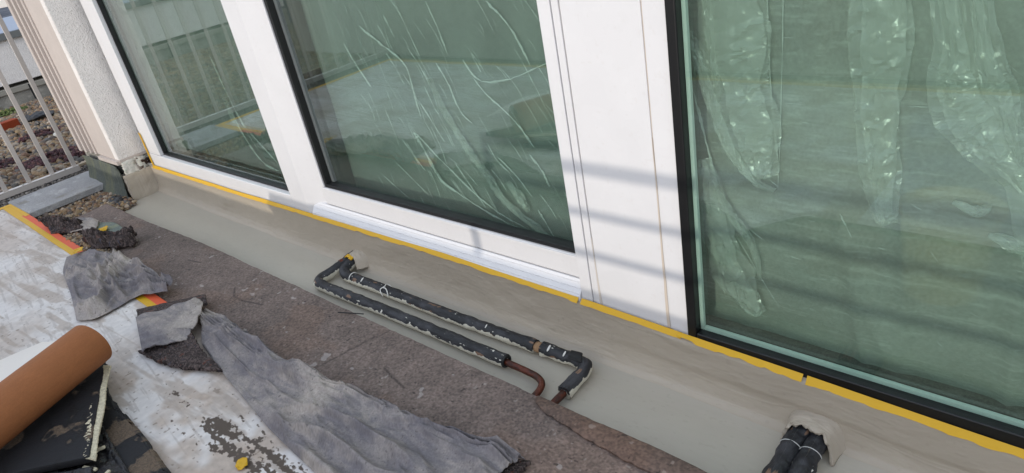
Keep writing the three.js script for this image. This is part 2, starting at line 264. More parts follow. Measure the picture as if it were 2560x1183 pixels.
// ================================================================ SETTING
// far valley, roofs and hills behind the neighbouring parapet
{
  const tG = makeTex(512, 512, 220, 220, (u, v) => { const f = fbm(u, v, 40, 40, 4, 500), b = fbm(u, v, 9, 9, 4, 503); return [...mix3([50, 56, 66], [86, 88, 96], ss(0.3, 0.7, 0.5 * f + 0.5 * b)), f]; });
  const g = new THREE.PlaneGeometry(6000, 6000, 90, 90); g.rotateX(-Math.PI / 2); const p = g.attributes.position;
  for (let i = 0; i < p.count; i++) { const x = p.getX(i), z = p.getZ(i), d = Math.hypot(x, z); p.setY(i, -14 + ss(700, 2400, d) * (60 + 120 * fbm(x / 6000 + 0.5, z / 6000 + 0.5, 12, 12, 3, 510))); }
  g.computeVertexNormals(); struct('ground', g, std({ map: tG.map, bumpMap: tG.bump, bumpScale: 2, roughness: 1 }));
  const mRoofs = [std({ color: 0x9a5a4a }), std({ color: 0x6e6a70 })], mW = std({ color: 0xd9d3cc });
  const hs = [[-585, -122, 13, 7, 0.3, 0, 'white house with red roof nearest the railing post'], [-520, -113, 10, 5, 0.7, 1, 'white house with grey roof below the red roofed one'], [-600, -129, 12, 6, 0.1, 0, 'small red roofed house beside the railing post, farthest'], [-560, -111, 9, 5, 1.1, 1, 'pale house at the left picture edge above the coping']];
  for (const [x, z, w, h, a, k, lab] of hs) {
    const t = thing('far_house', lab, 'house', [x, -14, z], 'houses in the valley'); t.rotation.y = a;
    const add = (n, g, m) => { boxUV(g); const q = shade(new THREE.Mesh(g, m)); q.name = n; t.add(q); };
    add('wall', box(-w / 2, w / 2, 0, h, -4, 4, 0), mW); add('roof', prism([[-w / 2 - 0.5, h], [w / 2 + 0.5, h], [0, h + 3.2]], -4.4, 4.4), mRoofs[k]);
  }
}
// building body under everything, terrace deck and neighbouring flat roof
struct('terrace_deck', box(-6.3, 3.2, -0.35, -0.012, -0.3, 3.2, 0), mTar);
struct('gravel_roof_base', box(-10.9, -6.305, -0.35, -0.045, -4, 6, 0), std({ color: 0x6b6255, roughness: 1 }));

// grey liquid coating over channel floor and upstand, one skin swept along x
const TOP = [[-5.0, 0.168], [-4.66, 0.17], [-3.6, 0.176], [-2.86, 0.187], [-1.93, 0.2], [-1.2, 0.192], [-0.86, 0.184], [-0.41, 0.172], [-0.06, 0.165], [1.4, 0.158]];
const topAt = (x) => { for (let i = 0; i < TOP.length - 1; i++) if (x <= TOP[i + 1][0]) { const [a, b] = TOP[i], [c, d] = TOP[i + 1]; return mix(b, d, Math.max(0, (x - a) / (c - a))); } return TOP[TOP.length - 1][1]; };
function sweep(x0, x1, nx, profile) {   // profile(x) -> [[z, y], ...]
  const pos = [], uv = [], idx = []; let n = 0;
  for (let i = 0; i <= nx; i++) { const x = mix(x0, x1, i / nx), pr = profile(x); n = pr.length; let s = 0; pr.forEach(([z, y], k) => { if (k) s += Math.hypot(z - pr[k - 1][0], y - pr[k - 1][1]); pos.push(x, y, z); uv.push(x, s); }); }
  for (let i = 0; i < nx; i++) for (let k = 0; k < n - 1; k++) { const a = i * n + k, b = a + 1, c = a + n, d = c + 1; idx.push(a, c, b, b, c, d); }
  const g = new THREE.BufferGeometry(); g.setAttribute('position', new THREE.Float32BufferAttribute(pos, 3)); g.setAttribute('uv', new THREE.Float32BufferAttribute(uv, 2)); g.setIndex(idx); g.computeVertexNormals(); g.userData.ownUV = true; return g;
}
struct('channel_floor', sweep(-4.95, 1.4, 260, (x) => { const o = []; for (let k = 0; k <= 22; k++) { const z = mix(0.5, 0.028, k / 22); o.push([z, 0.0035 * (fbm(x / 7 + 0.8, z / 0.6, 20, 3, 3, 520) - 0.5) + 0.006 * ss(0.07, 0.028, z)]); } return o; }), mCoatFloor);
struct('coated_upstand', sweep(-4.95, 1.4, 420, (x) => {
  const t = topAt(x) + 0.006 + 0.004 * (fbm(x / 8 + 0.7, 0.3, 90, 3, 3, 524) - 0.5), o = [[0.034, 0.0045], [0.028, 0.006]], bulge = ss(-1.3, -0.8, x);
  for (let k = 0; k <= 16; k++) { const f = k / 16, y = mix(0.012, t - 0.006, f);
    const w = fbm(x / 8 + 0.7, f * 0.5, 100, 5, 3, 527) - 0.5, seam = 0.45 + 0.07 * (fbm(x / 8 + 0.7, 0.1, 30, 2, 3, 529) - 0.5);
    let z = 0.016 * Math.pow(1 - f, 4) + 0.005 * w + 0.006 * bulge * ss(seam - 0.05, seam + 0.03, f) + 0.0035 * (1 - bulge) * ss(0.13, 0.09, f);
    z += 0.004 * ss(0.6, 0.8, fbm(x / 8 + 0.7, f * 0.6, 40, 3, 2, 531)); o.push([z - 0.004, y]); }
  o.push([-0.006, t], [-0.03, t + 0.003], [-0.05, t + 0.003]); return o;
}), mCoatUp);
struct('facade_base', box(-5.2, 1.4, -0.3, 0.155, -0.3, -0.035, 0), mConcrete);
struct('facade_lintel', box(-5.2, 1.4, 2.25, 2.9, -0.3, -0.03), mPlaster);
struct('facade_end_wall', box(1.1, 1.4, 0.155, 2.25, -0.3, -0.03), mPlaster);
// the room behind the glass
const mRoomWall = std({ color: 0xcfd2ca, roughness: 0.95 }), mRoomFloor = std({ color: 0x84857e, roughness: 0.8 });
struct('room_floor', box(-6.2, 2.2, 0.0, 0.15, -5, -0.305, 0), mRoomFloor);
struct('room_ceiling', box(-6.2, 2.2, 2.55, 2.7, -5, -0.305, 0), mRoomWall);
struct('room_back_wall', box(-6.2, 2.2, 0.15, 2.55, -5, -4.85, 0), mRoomWall);
struct('room_side_wall', box(-6.2, -6.05, 0.15, 2.55, -4.85, -0.305, 0), mRoomWall);
struct('room_side_wall', box(2.05, 2.2, 0.15, 2.55, -4.85, -0.305, 0), mRoomWall);

// ================================================================ FACADE
{ // fixed window at the left
  const t = thing('fixed_window', 'white framed fixed window beside the stucco pier, clear green glass', 'window', [-3.85, 0.16, -0.05]);
  part('bottom_rail', box(-4.86, -3.05, 0.165, 0.268, -0.09, -0.02, 0.004), mFrame, t);
  part('jamb', box(-4.86, -4.655, 0.27, 2.25, -0.09, -0.022, 0.004), mFrame, t);
  part('top_rail', box(-4.86, -3.05, 2.15, 2.249, -0.09, -0.021, 0.004), mFrame, t);
  part('gasket', join([box(-4.653, -4.641, 0.27, 2.148, -0.075, -0.045, 0.002), box(-4.6405, -3.055, 0.27, 0.281, -0.075, -0.045, 0.002)]), mGasket, t);
  part('glass_pane', box(-4.645, -3.04, 0.275, 2.155, -0.0635, -0.0633, 0), mGlass, t);
  part('glass_pane', box(-4.645, -3.04, 0.275, 2.155, -0.0825, -0.0823, 0), mGlassIn, t);
}
{ // mullion between window and sliding door, right flank splayed back, shaped to imitate a shaded strip
  const t = thing('window_mullion', 'broad white mullion between fixed window and sliding door', 'mullion', [-2.92, 0.16, -0.05]);
  part('post', prism([[-3.048, -0.1], [-3.048, -0.021], [-2.905, -0.017], [-2.772, -0.06], [-2.772, -0.1]], 0.172, 2.249, 'xz'), mFrame, t);
  part('rubber_seal', box(-2.771, -2.764, 0.25, 2.2, -0.1, -0.062, 0.001), mGasket, t);
}
{ // sliding door
  const t = thing('sliding_door', 'large white sliding glass door with black gasket, middle of the facade', 'door', [-2, 0.24, -0.07]);
  const sash = part('bottom_rail', box(-2.762, -1.2, 0.264, 0.348, -0.11, -0.044, 0.004), mFrame, t);
  part('glazing_bead', box(-2.7, -1.2, 0.336, 0.347, -0.0435, -0.04, 0.001), mFrame, sash);
  part('stile', box(-2.762, -2.742, 0.35, 2.2, -0.11, -0.046, 0.003), mFrame, t);
  part('top_rail', box(-2.762, -1.2, 2.13, 2.2, -0.11, -0.044, 0.004), mFrame, t);
  part('gasket', join([box(-2.7405, -2.722, 0.366, 2.128, -0.095, -0.052, 0.002), box(-2.7405, -1.2, 0.3495, 0.3655, -0.095, -0.052, 0.002)]), mGasket, t);
  part('edge_spacer', box(-2.7215, -2.7, 0.367, 2.125, -0.098, -0.083, 0.001), std({ color: 0x8a858c, roughness: 0.5 }), t);
  part('glass_pane', box(-2.73, -1.2, 0.36, 2.135, -0.0805, -0.0803, 0), mGlass, t);
  part('glass_pane', box(-2.73, -1.2, 0.36, 2.135, -0.1005, -0.1003, 0), mGlassIn, t);
}
{ // threshold with grooves
  const t = thing('door_threshold', 'ribbed white metal threshold under the sliding door', 'threshold', [-2, 0.18, -0.02]);
  const plate = part('plate', prism([[-0.11, 0.18], [-0.11, 0.26], [-0.043, 0.26], [-0.009, 0.216], [-0.007, 0.18]], -2.86, -1.258, 'zy'), mFrame, t);
  for (let k = 0; k < 3; k++) { const f = k / 3 + 0.2, z = mix(-0.043, -0.009, f), y = mix(0.26, 0.216, f); part('rib', box(-2.84, -1.26, y - 0.001, y + 0.0012, z - 0.001, z + 0.001, 0), mFrame, plate); }
}
{ // cladding between door and right window
  const t = thing('frame_cover', 'narrow ridged white cover strip right of the sliding glass', 'cover strip', [-1.22, 0.18, -0.03]);
  part('strip', box(-1.256, -1.213, 0.18, 2.249, -0.1, -0.018, 0.002), mFrame, t); part('strip', box(-1.211, -1.197, 0.18, 2.249, -0.1, -0.022, 0.001), mFrame, t); part('strip', box(-1.195, -1.184, 0.18, 2.249, -0.1, -0.017, 0.002), mFrame, t);
  const q = thing('wall_cladding', 'wide plain white cladding panel crossed by railing shadows', 'panel', [-1.06, 0.18, -0.03]);
  part('sheet', box(-1.1815, -0.9385, 0.178, 2.249, -0.1, -0.02, 0.002), mFrame, q);
  part('sealant', box(-1.1838, -1.1817, 0.18, 2.24, -0.09, -0.024, 0), mSealant, q);
  part('dirt_run', patch([[[-1.1835, 0.45, -0.0192], [-1.1815, 0.45, -0.0192]], [[-1.186, 0.3, -0.0192], [-1.179, 0.3, -0.0192]], [[-1.187, 0.19, -0.0192], [-1.174, 0.19, -0.0192]]], 20, 3, 0.0006, (P, u) => { P.x += 0.002 * (fbm(u, 0.3, 9, 2, 3, 590) - 0.5); }), mSealant, q);
  const p = thing('cladding_post', 'slim white post between cladding panel and black window frame', 'post', [-0.9, 0.175, -0.03]);
  part('sheet', box(-0.9355, -0.871, 0.176, 2.249, -0.1, -0.021, 0.002), mFrame, p);
  part('sealant', box(-0.938, -0.936, 0.18, 2.24, -0.09, -0.023, 0), mRust, p);
  part('dirt_run', patch([[[-0.9375, 0.8, -0.0192], [-0.9362, 0.8, -0.0192]], [[-0.9385, 0.5, -0.0192], [-0.9335, 0.5, -0.0192]], [[-0.94, 0.3, -0.0192], [-0.9315, 0.3, -0.0192]], [[-0.94, 0.185, -0.0192], [-0.93, 0.185, -0.0192]]], 24, 3, 0.0006, (P, u) => { P.x += 0.003 * (fbm(u, 0.3, 11, 2, 3, 592) - 0.5); }), mRust, p);
}
{ // right window
  const t = thing('black_framed_window', 'big window with black frame at the right, dusty plastic behind', 'window', [0.1, 0.17, -0.03]);
  part('frame_side', box(-0.8695, -0.8415, 0.165, 2.249, -0.07, -0.012, 0.004), mBlack, t);
  part('frame_bottom', box(-0.841, 1.1, 0.163, 0.214, -0.07, -0.012, 0.004), mBlack, t);
  part('frame_top', box(-0.841, 1.1, 2.2, 2.249, -0.07, -0.012, 0.004), mBlack, t);
  part('frame_side', box(1.05, 1.099, 0.2145, 2.199, -0.07, -0.012, 0.004), mBlack, t);
  part('edge_spacer', join([box(-0.841, -0.83, 0.2145, 2.199, -0.05, -0.038, 0.001), box(-0.829, 1.049, 0.2145, 0.226, -0.05, -0.038, 0.001)]), mSpacer, t);
  part('glass_pane', box(-0.845, 1.055, 0.21, 2.205, -0.0295, -0.0293, 0), mGlass, t);
  part('glass_pane', box(-0.845, 1.055, 0.21, 2.205, -0.0535, -0.0533, 0), mGlassIn, t);
}
// yellow masking tape along the foot of the frames
function tapeStrip(x0, x1, label, o = {}) {
  const n = Math.ceil((x1 - x0) / 0.012), r = o.rag ?? 0.002, pos = [], idx = [];
  for (let i = 0; i <= n; i++) {
    const x = mix(x0, x1, i / n), c = topAt(x) + 0.011, lo = c - (o.low ?? 0.004) - r * (fbm(x / 8 + 0.7, 0.5, 200, 2, 3, o.seed ?? 540)) + (o.eat ?? 0) * ss(0.52, 0.7, fbm(x / 8 + 0.7, 0.2, 120, 2, 3, (o.seed ?? 540) + 5)), hi = c + (o.hi ?? 0.008) + 0.0008 * Math.sin(x * 9);
    for (const [y, z] of [[lo, 0.0045], [mix(lo, hi, 0.45), -0.002], [hi, -0.0095]]) pos.push(x, y, z + (o.dz ?? 0));
    for (const [y, z] of [[lo, 0.0038], [mix(lo, hi, 0.45), -0.0027], [hi, -0.0102]]) pos.push(x, y, z + (o.dz ?? 0));
  }
  for (let i = 0; i < n; i++) { const a = i * 6, b = a + 6; for (const [p, q] of [[0, 1], [1, 2]]) idx.push(a + p, b + p, a + q, a + q, b + p, b + q); for (const [p, q] of [[3, 4], [4, 5]]) idx.push(a + p, a + q, b + p, a + q, b + q, b + p); idx.push(a, a + 3, b, b, a + 3, b + 3, a + 2, b + 2, a + 5, a + 5, b + 2, b + 5); }
  idx.push(0, 1, 3, 1, 4, 3, 1, 2, 4, 2, 5, 4); const e = n * 6; idx.push(e, e + 3, e + 1, e + 1, e + 3, e + 4, e + 1, e + 4, e + 2, e + 2, e + 4, e + 5);
  const g = new THREE.BufferGeometry(); g.setAttribute('position', new THREE.Float32BufferAttribute(pos, 3)); g.setIndex(idx); g.computeVertexNormals();
  return single('masking_tape', g, o.mat ?? mTape, label, 'tape', 'yellow masking tape along the window frames');
}
tapeStrip(-4.83, -2.86, 'yellow masking tape along the foot of the fixed window', { seed: 541, rag: 0.004, dz: -0.002, eat: 0.004 });
tapeStrip(-2.872, -1.262, 'yellow masking tape along the white door threshold', { seed: 551, rag: 0.003, dz: 0.001, eat: 0.006 });
tapeStrip(-1.25, -0.885, 'short yellow masking tape under the white cladding panel', { seed: 561, rag: 0.003, eat: 0.004 });
tapeStrip(-0.895, -0.535, 'yellow masking tape under the black frame, ragged at its end', { seed: 571, rag: 0.006, eat: 0.009, dz: 0.0015, low: 0.004, hi: 0.0085 });
tapeStrip(-0.525, 1.1, 'yellow masking tape under the black frame running out of view', { seed: 581, rag: 0.012, eat: 0.014, dz: 0.001, low: 0.002, hi: 0.008 });
{ const g = patch([[[-4.872, 0.41, -0.0175], [-4.85, 0.41, -0.0175]], [[-4.862, 0.38, -0.017], [-4.836, 0.39, -0.017]], [[-4.86, 0.25, -0.016], [-4.834, 0.25, -0.016]], [[-4.85, 0.17, -0.013], [-4.824, 0.185, -0.013]]], 16, 3, 0.0008);
  single('masking_tape', g, mTape, 'upright yellow masking tape at the corner of pier and window', 'tape'); }

// ---------------------------------------------------------------- plastic dust sheets behind the glass
function filmPlane(x0, x1, y0, y1, z0, nx, ny, disp) {
  return patch([[[x0, y0, z0], [x1, y0, z0]], [[x0, y1, z0], [x1, y1, z0]]], ny, nx, 0, disp, [y1 - y0, x1 - x0]);
}
// folded film as ridges, whitened to paint in bright streaks, or as crumpled layers
const mPleat = phys({ color: 0xf3f4f0, transmission: 0.42, thickness: 0, roughness: 0.24, ior: 1.5 });
const mLayer = phys({ color: 0xf3f4f0, transmission: 0.76, thickness: 0, roughness: 0.24, ior: 1.5 });
function ridge(line, w, z, seed) {
  const n = Math.max(8, line.length * 8), m = 4, pos = [], idx = [], R = rng(seed);
  const P = (t) => new THREE.Vector2(curveAt(line, t, (p) => p[0]), curveAt(line, t, (p) => p[1]));
  for (let i = 0; i <= n; i++) {
    const t = i / n, c = P(t), d = P(Math.min(1, t + 0.01)).sub(P(Math.max(0, t - 0.01))).normalize(), nx = -d.y, ny = d.x;
    const ww = w * (0.04 + 0.96 * Math.pow(Math.sin(Math.PI * t), 0.8)) * (0.2 + 1.3 * Math.pow(fbm(t, 0.3, 12, 2, 3, seed), 1.4)), jag = w * 0.5 * (fbm(t, 0.7, 10, 2, 3, seed + 3) - 0.5);
    for (let k = 0; k <= m; k++) { const s = k / m * 2 - 1, q = s * ww * 0.5 + jag + (R() - 0.5) * 0.12 * ww; pos.push(c.x + nx * q, c.y + ny * q, z + ww * 0.55 * (1 - Math.abs(s)) + (R() - 0.5) * ww * 0.2); }
  }
  for (let i = 0; i < n; i++) for (let k = 0; k < m; k++) { const a = i * (m + 1) + k, b = a + 1, c = a + m + 1, e = c + 1; idx.push(a, c, b, b, c, e); }
  const g = new THREE.BufferGeometry(); g.setAttribute('position', new THREE.Float32BufferAttribute(pos, 3)); g.setIndex(idx); return toCreasedNormals(g, 0.45);
}
function crumple(line, w, z, seed, shift = 0) {
  const n = line.length * 30, m = 16, pos = [], idx = [], len = line.reduce((q, p, i) => i ? q + Math.hypot(p[0] - line[i - 1][0], p[1] - line[i - 1][1]) : 0, 0);
  const P = (t) => new THREE.Vector2(curveAt(line, t, (p) => p[0]), curveAt(line, t, (p) => p[1]));
  for (let i = 0; i <= n; i++) {
    const t = i / n, c = P(t), d = P(Math.min(1, t + 0.02)).sub(P(Math.max(0, t - 0.02))).normalize(), nx = -d.y, ny = d.x, ww = w * (w < 0.05 ? 0.05 + 0.95 * Math.pow(Math.sin(Math.PI * t), 0.9) : 0.25 + 0.75 * Math.sin(Math.PI * Math.min(1, t * 0.9 + 0.05))) * (0.6 + 0.8 * fbm(t, 0.4, 5, 2, 3, seed));
    for (let k = 0; k <= m; k++) {
      const s = k / m * 2 - 1, q = (s * 0.5 + shift) * ww + 0.05 * w * (fbm(t, k / m, 9, 3, 2, seed + 1) - 0.5), x = c.x + nx * q, y = c.y + ny * q;
      const S = t * len, wob = vn(S * 30 + 9, s * 1.4 + 5, seed + 4) * 1.2, r1 = Math.abs(vn(S * 34 + s * 0.8 + wob + 60, s * 1.6 + 60, seed + 2) - 0.5), r2 = Math.abs(vn(S * 85 - s * 1.5 + wob + 60, s * 2.6 + 60, seed + 3) - 0.5);
      pos.push(x, y, z + 0.02 * (0.5 - r1) + 0.007 * (0.5 - r2) + 0.006 * (1 - s * s));
    }
  }
  for (let i = 0; i < n; i++) for (let k = 0; k < m; k++) { const a = i * (m + 1) + k, b = a + 1, c = a + m + 1, e = c + 1; if (vn(i * 0.9, k * 0.9, seed) > 0.5) idx.push(a, c, b, b, c, e); else idx.push(a, c, e, a, e, b); }
  const g = new THREE.BufferGeometry(); g.setAttribute('position', new THREE.Float32BufferAttribute(pos, 3)); g.setIndex(idx); return toCreasedNormals(g, 0.5);
}
function makeFilm(t, x0, x1, y0, y1, z0, nx, ny, lines, o) {
  const W = 512, tr = new Uint8Array(W * W * 4);
  for (let j = 0; j < W; j++) for (let i = 0; i < W; i++) { const k = (j * W + i) * 4; tr[k] = tr[k + 1] = tr[k + 2] = 255 * Math.max(0.2, o.base - o.dust(i / W, j / W)); tr[k + 3] = 255; }
  const q = new THREE.DataTexture(tr, W, W); q.wrapS = q.wrapT = THREE.RepeatWrapping; q.magFilter = THREE.LinearFilter; q.minFilter = THREE.LinearMipmapLinearFilter; q.generateMipmaps = true; q.repeat.set(1 / o.tile, 1 / o.tile); q.needsUpdate = true;
  const mat = phys({ color: o.color, transmission: 1, transmissionMap: q, thickness: 0, roughness: o.rough, ior: 1.45, specularIntensity: o.spec ?? 0.6 });
  part('film', filmPlane(x0, x1, y0, y1, z0, nx, ny, (P) => { P.z += o.wave(P.x, P.y); }), mat, t);
  const fine = [];
  lines.forEach(([w, ...l], i) => {
    if (w > 0.022) { part('pleat', crumple(l, w, z0 + 0.01, o.seed + i * 7), mLayer, t); part('pleat', crumple(l, w * 0.7, z0 + 0.022, o.seed + i * 7 + 3, 0.12), mLayer, t); return; }
    if (w < 0.0035) { fine.push(ridge(l, w, z0 + 0.012, o.seed + i * 7)); return; }
    // long pleats break up into a few runs
    const R = rng(o.seed + i), n = l.length > 3 ? 3 : 2; let a = 0;
    for (let k = 0; k < n; k++) { const b = k === n - 1 ? 1 : Math.min(0.98, a + (1 - a) / (n - k) * (0.8 + 0.4 * R())), sub = []; for (let c = 0; c <= 4; c++) { const f = mix(a, b, c / 4); sub.push([curveAt(l, f, (p) => p[0]), curveAt(l, f, (p) => p[1])]); } part('pleat', ridge(sub, w * (0.7 + 0.6 * R()), z0 + 0.012, o.seed + i * 7 + k), mPleat, t); a = b - 0.06 * R(); }
  });
  if (fine.length) part('fine_creases', join(fine), mPleat, t, { kind: 'stuff' });
}
{
  const t = thing('dust_sheet', 'clear wrinkled plastic sheet stretched behind the sliding door glass', 'plastic sheet', [-2, 0.26, -0.2]);
  const S = [[12, [-1.961, 0.862], [-1.925, 0.739], [-1.876, 0.656], [-1.826, 0.572], [-1.771, 0.51], [-1.734, 0.445], [-1.662, 0.38], [-1.527, 0.307], [-1.47, 0.275]], [4, [-2.075, 0.763], [-2.03, 0.69], [-1.979, 0.603]], [3, [-2.022, 0.826], [-1.992, 0.741], [-1.972, 0.716]], [5, [-1.924, 0.914], [-1.884, 0.84], [-1.851, 0.739], [-1.8, 0.697]], [5, [-1.743, 0.865], [-1.699, 0.813], [-1.589, 0.728], [-1.516, 0.636]], [3, [-2.248, 0.589], [-2.188, 0.512], [-2.143, 0.457]], [9, [-2.156, 0.628], [-2.112, 0.544], [-2.064, 0.437], [-1.977, 0.39]], [4, [-1.946, 0.521], [-1.892, 0.442], [-1.823, 0.35]], [3, [-1.808, 0.441], [-1.767, 0.353], [-1.746, 0.327]], [4, [-1.701, 0.575], [-1.63, 0.517], [-1.565, 0.439]], [6, [-1.545, 0.608], [-1.501, 0.556], [-1.475, 0.495]], [14, [-1.662, 0.492], [-1.617, 0.43], [-1.584, 0.387]], [6, [-1.55, 0.394], [-1.514, 0.331], [-1.485, 0.277]], [2, [-2.468, 0.401], [-2.37, 0.341], [-2.301, 0.302]], [3, [-2.348, 0.483], [-2.249, 0.409], [-2.161, 0.343]], [3, [-2.431, 0.892], [-2.394, 0.843], [-2.366, 0.801]], [2, [-1.996, 0.551], [-1.912, 0.504], [-1.845, 0.442]], [4, [-1.741, 0.623], [-1.712, 0.567], [-1.655, 0.52]], [6, [-2.333, 1.048], [-2.21, 0.972], [-2.104, 0.897], [-2.094, 0.785], [-2.086, 0.696]], [4, [-1.906, 1.129], [-1.876, 1.046], [-1.851, 0.945]], [4, [-2.472, 0.982], [-2.431, 0.905], [-2.359, 0.797]], [3, [-2.065, 0.966], [-2.015, 0.892], [-1.988, 0.826]], [6, [-1.617, 1.121], [-1.531, 1.037], [-1.473, 0.918]], [3, [-1.732, 0.952], [-1.701, 0.887]], [3, [-2.161, 1.088], [-2.128, 1.006]], [2, [-2.076, 1.134], [-2.04, 1.031], [-2.003, 0.926]], [9, [-2.312, 1.031], [-2.243, 0.993], [-2.212, 0.968]]];
  const R = rng(611); for (let i = 0; i < 120; i++) { const x = -2.5 + 1.15 * R(), y = 0.32 + 0.85 * R(), l = 0.05 + 0.13 * R(), a = -1.15 + 0.5 * (R() - 0.5) + (x + 2) * 0.25; S.push([0.8 + 2.4 * R() * R(), [x, y], [x + l * 0.5 * Math.cos(a) + 0.006, y + l * 0.5 * Math.sin(a)], [x + l * Math.cos(a), y + l * Math.sin(a)]]); }
  for (const l of [[[-1.78, 0.93], [-1.72, 0.86], [-1.6, 0.865], [-1.48, 0.9], [-1.35, 0.95]], [[-2.14, 0.62], [-2.0, 0.5], [-1.8, 0.36], [-1.62, 0.3]], [[-2.06, 0.43], [-1.9, 0.36], [-1.7, 0.3], [-1.45, 0.275]]]) S.push([5, ...l]);
  makeFilm(t, -2.72, -1.2, 0.27, 2.1, -0.2, 120, 150, S.map(([w, ...l]) => [w > 9 ? w * 0.0025 : w * 0.0018, ...l]), { seed: 620, base: 0.79, tile: 0.9, color: 0xe9eee9, rough: 0.4, dust: (u, v) => 0.1 * fbm(u, v, 5, 7, 4, 625) + 0.05 * fbm(u, v, 90, 90, 2, 627), wave: (x, y) => { const a = x * 0.9 + y * 0.42, b = x * -0.42 + y * 0.9; return 0.014 * (fbm(a / 3 + 2, b / 3 + 2, 18, 5, 3, 630) - 0.5); } });
}
{
  const t = thing('dust_sheet', 'clear plastic sheet behind the fixed window, creased at the right, widened to lighten the pane', 'plastic sheet', [-3.5, 0.28, -0.15]);
  makeFilm(t, -4.7, -3.06, 0.28, 2.1, -0.16, 90, 90, [[0.01, [-3.663, 0.927], [-3.632, 0.739], [-3.597, 0.61], [-3.539, 0.511], [-3.42, 0.418], [-3.329, 0.343]], [0.026, [-3.643, 0.701], [-3.633, 0.588], [-3.618, 0.532]], [0.005, [-3.6, 0.62], [-3.56, 0.5], [-3.5, 0.4]], [0.016, [-3.66, 0.6], [-3.6, 0.45], [-3.5, 0.33], [-3.35, 0.3]]], { seed: 700, base: 0.84, tile: 0.9, color: 0xe9eee9, rough: 0.4, dust: (u, v) => 0.08 * fbm(u, v, 8, 8, 3, 705), wave: (x, y) => 0.012 * (fbm(x + 5, y + 5, 20, 6, 3, 707) - 0.5) });  // right part is real; the rest is added to lighten the pane
}
{ // right: dusty, hangs close behind the glass
  const t = thing('dust_sheet', 'dusty crumpled plastic sheet hanging behind the black framed window', 'plastic sheet', [0, 0.22, -0.12]);
  const S = [[44, [-0.9, 1.16], [-0.87, 1.05], [-0.847, 1.002], [-0.822, 0.922], [-0.79, 0.819], [-0.756, 0.743], [-0.7, 0.676], [-0.648, 0.662]], [40, [-0.815, 1.3], [-0.806, 1.041], [-0.785, 0.88]], [90, [-0.37, 1.3], [-0.31, 1.037], [-0.3, 0.947], [-0.261, 0.866], [-0.192, 0.788], [-0.1, 0.7]], [60, [-0.31, 1.26], [-0.254, 1.002], [-0.216, 0.909], [-0.17, 0.8]], [24, [-0.804, 0.637], [-0.761, 0.557], [-0.717, 0.501], [-0.688, 0.398]], [5, [-0.677, 1.3], [-0.668, 0.961], [-0.648, 0.728]], [12, [-0.891, 0.995], [-0.867, 0.899], [-0.837, 0.763], [-0.812, 0.628]], [8, [-0.852, 0.453], [-0.805, 0.402], [-0.742, 0.392]], [26, [-0.272, 0.699], [-0.231, 0.681], [-0.205, 0.698]], [30, [-0.202, 0.636], [-0.153, 0.615], [-0.1, 0.6]], [4, [-0.635, 1.3], [-0.64, 0.931], [-0.648, 0.655]], [16, [-0.86, 0.7], [-0.84, 0.55], [-0.82, 0.4], [-0.8, 0.3]], [6, [-0.5, 0.62], [-0.47, 0.56]], [20, [-0.8, 0.36], [-0.75, 0.34], [-0.7, 0.33]], [170, [-0.77, 1.5], [-0.755, 1.1], [-0.73, 0.88], [-0.68, 0.69]], [120, [-0.85, 0.72], [-0.81, 0.5], [-0.76, 0.36], [-0.7, 0.27]], [190, [-0.16, 0.8], [-0.05, 0.6], [0.05, 0.42], [0.12, 0.3]], [110, [-0.47, 1.5], [-0.44, 1.1], [-0.43, 0.85], [-0.4, 0.62]], [3, [-0.76, 0.5], [-0.69, 0.38], [-0.64, 0.3]]];
  const R = rng(741); for (let i = 0; i < 90; i++) { const x = -0.83 + 1.0 * R(), y = 0.3 + 0.9 * R(), l = 0.015 + 0.05 * R() * R(), a = R() < 0.75 ? -0.12 + 0.2 * (R() - 0.5) : -1.0 + 0.6 * R(); S.push([1 + 2.2 * R() * R(), [x, y], [x + l * 0.5 * Math.cos(a), y + l * 0.5 * Math.sin(a)], [x + l * Math.cos(a), y + l * Math.sin(a) + 0.002]]); }
  makeFilm(t, -0.9, 0.5, 0.2, 1.7, -0.125, 150, 160, S.map(([w, ...l]) => [w * 0.001, ...l]), { seed: 720, base: 0.71, tile: 0.7, color: 0xdfe2da, rough: 0.5, dust: (u, v) => 0.14 * fbm(u, v, 6, 6, 4, 725) + 0.16 * (fbm(u, v, 170, 170, 2, 721) - 0.4) + 0.1 * ss(0.56, 0.76, fbm(u, v, 100, 14, 3, 723)), wave: (x, y) => 0.018 * (fbm(x / 4 + 2, y / 4 + 2, 16, 5, 3, 740) - 0.5) + 0.016 * Math.pow(Math.max(0, 1 - Math.abs(fbm(x / 4 + 2 + y * 0.05, y / 4 + 2, 26, 4, 2, 745) - 0.5) * 6), 2) });
}
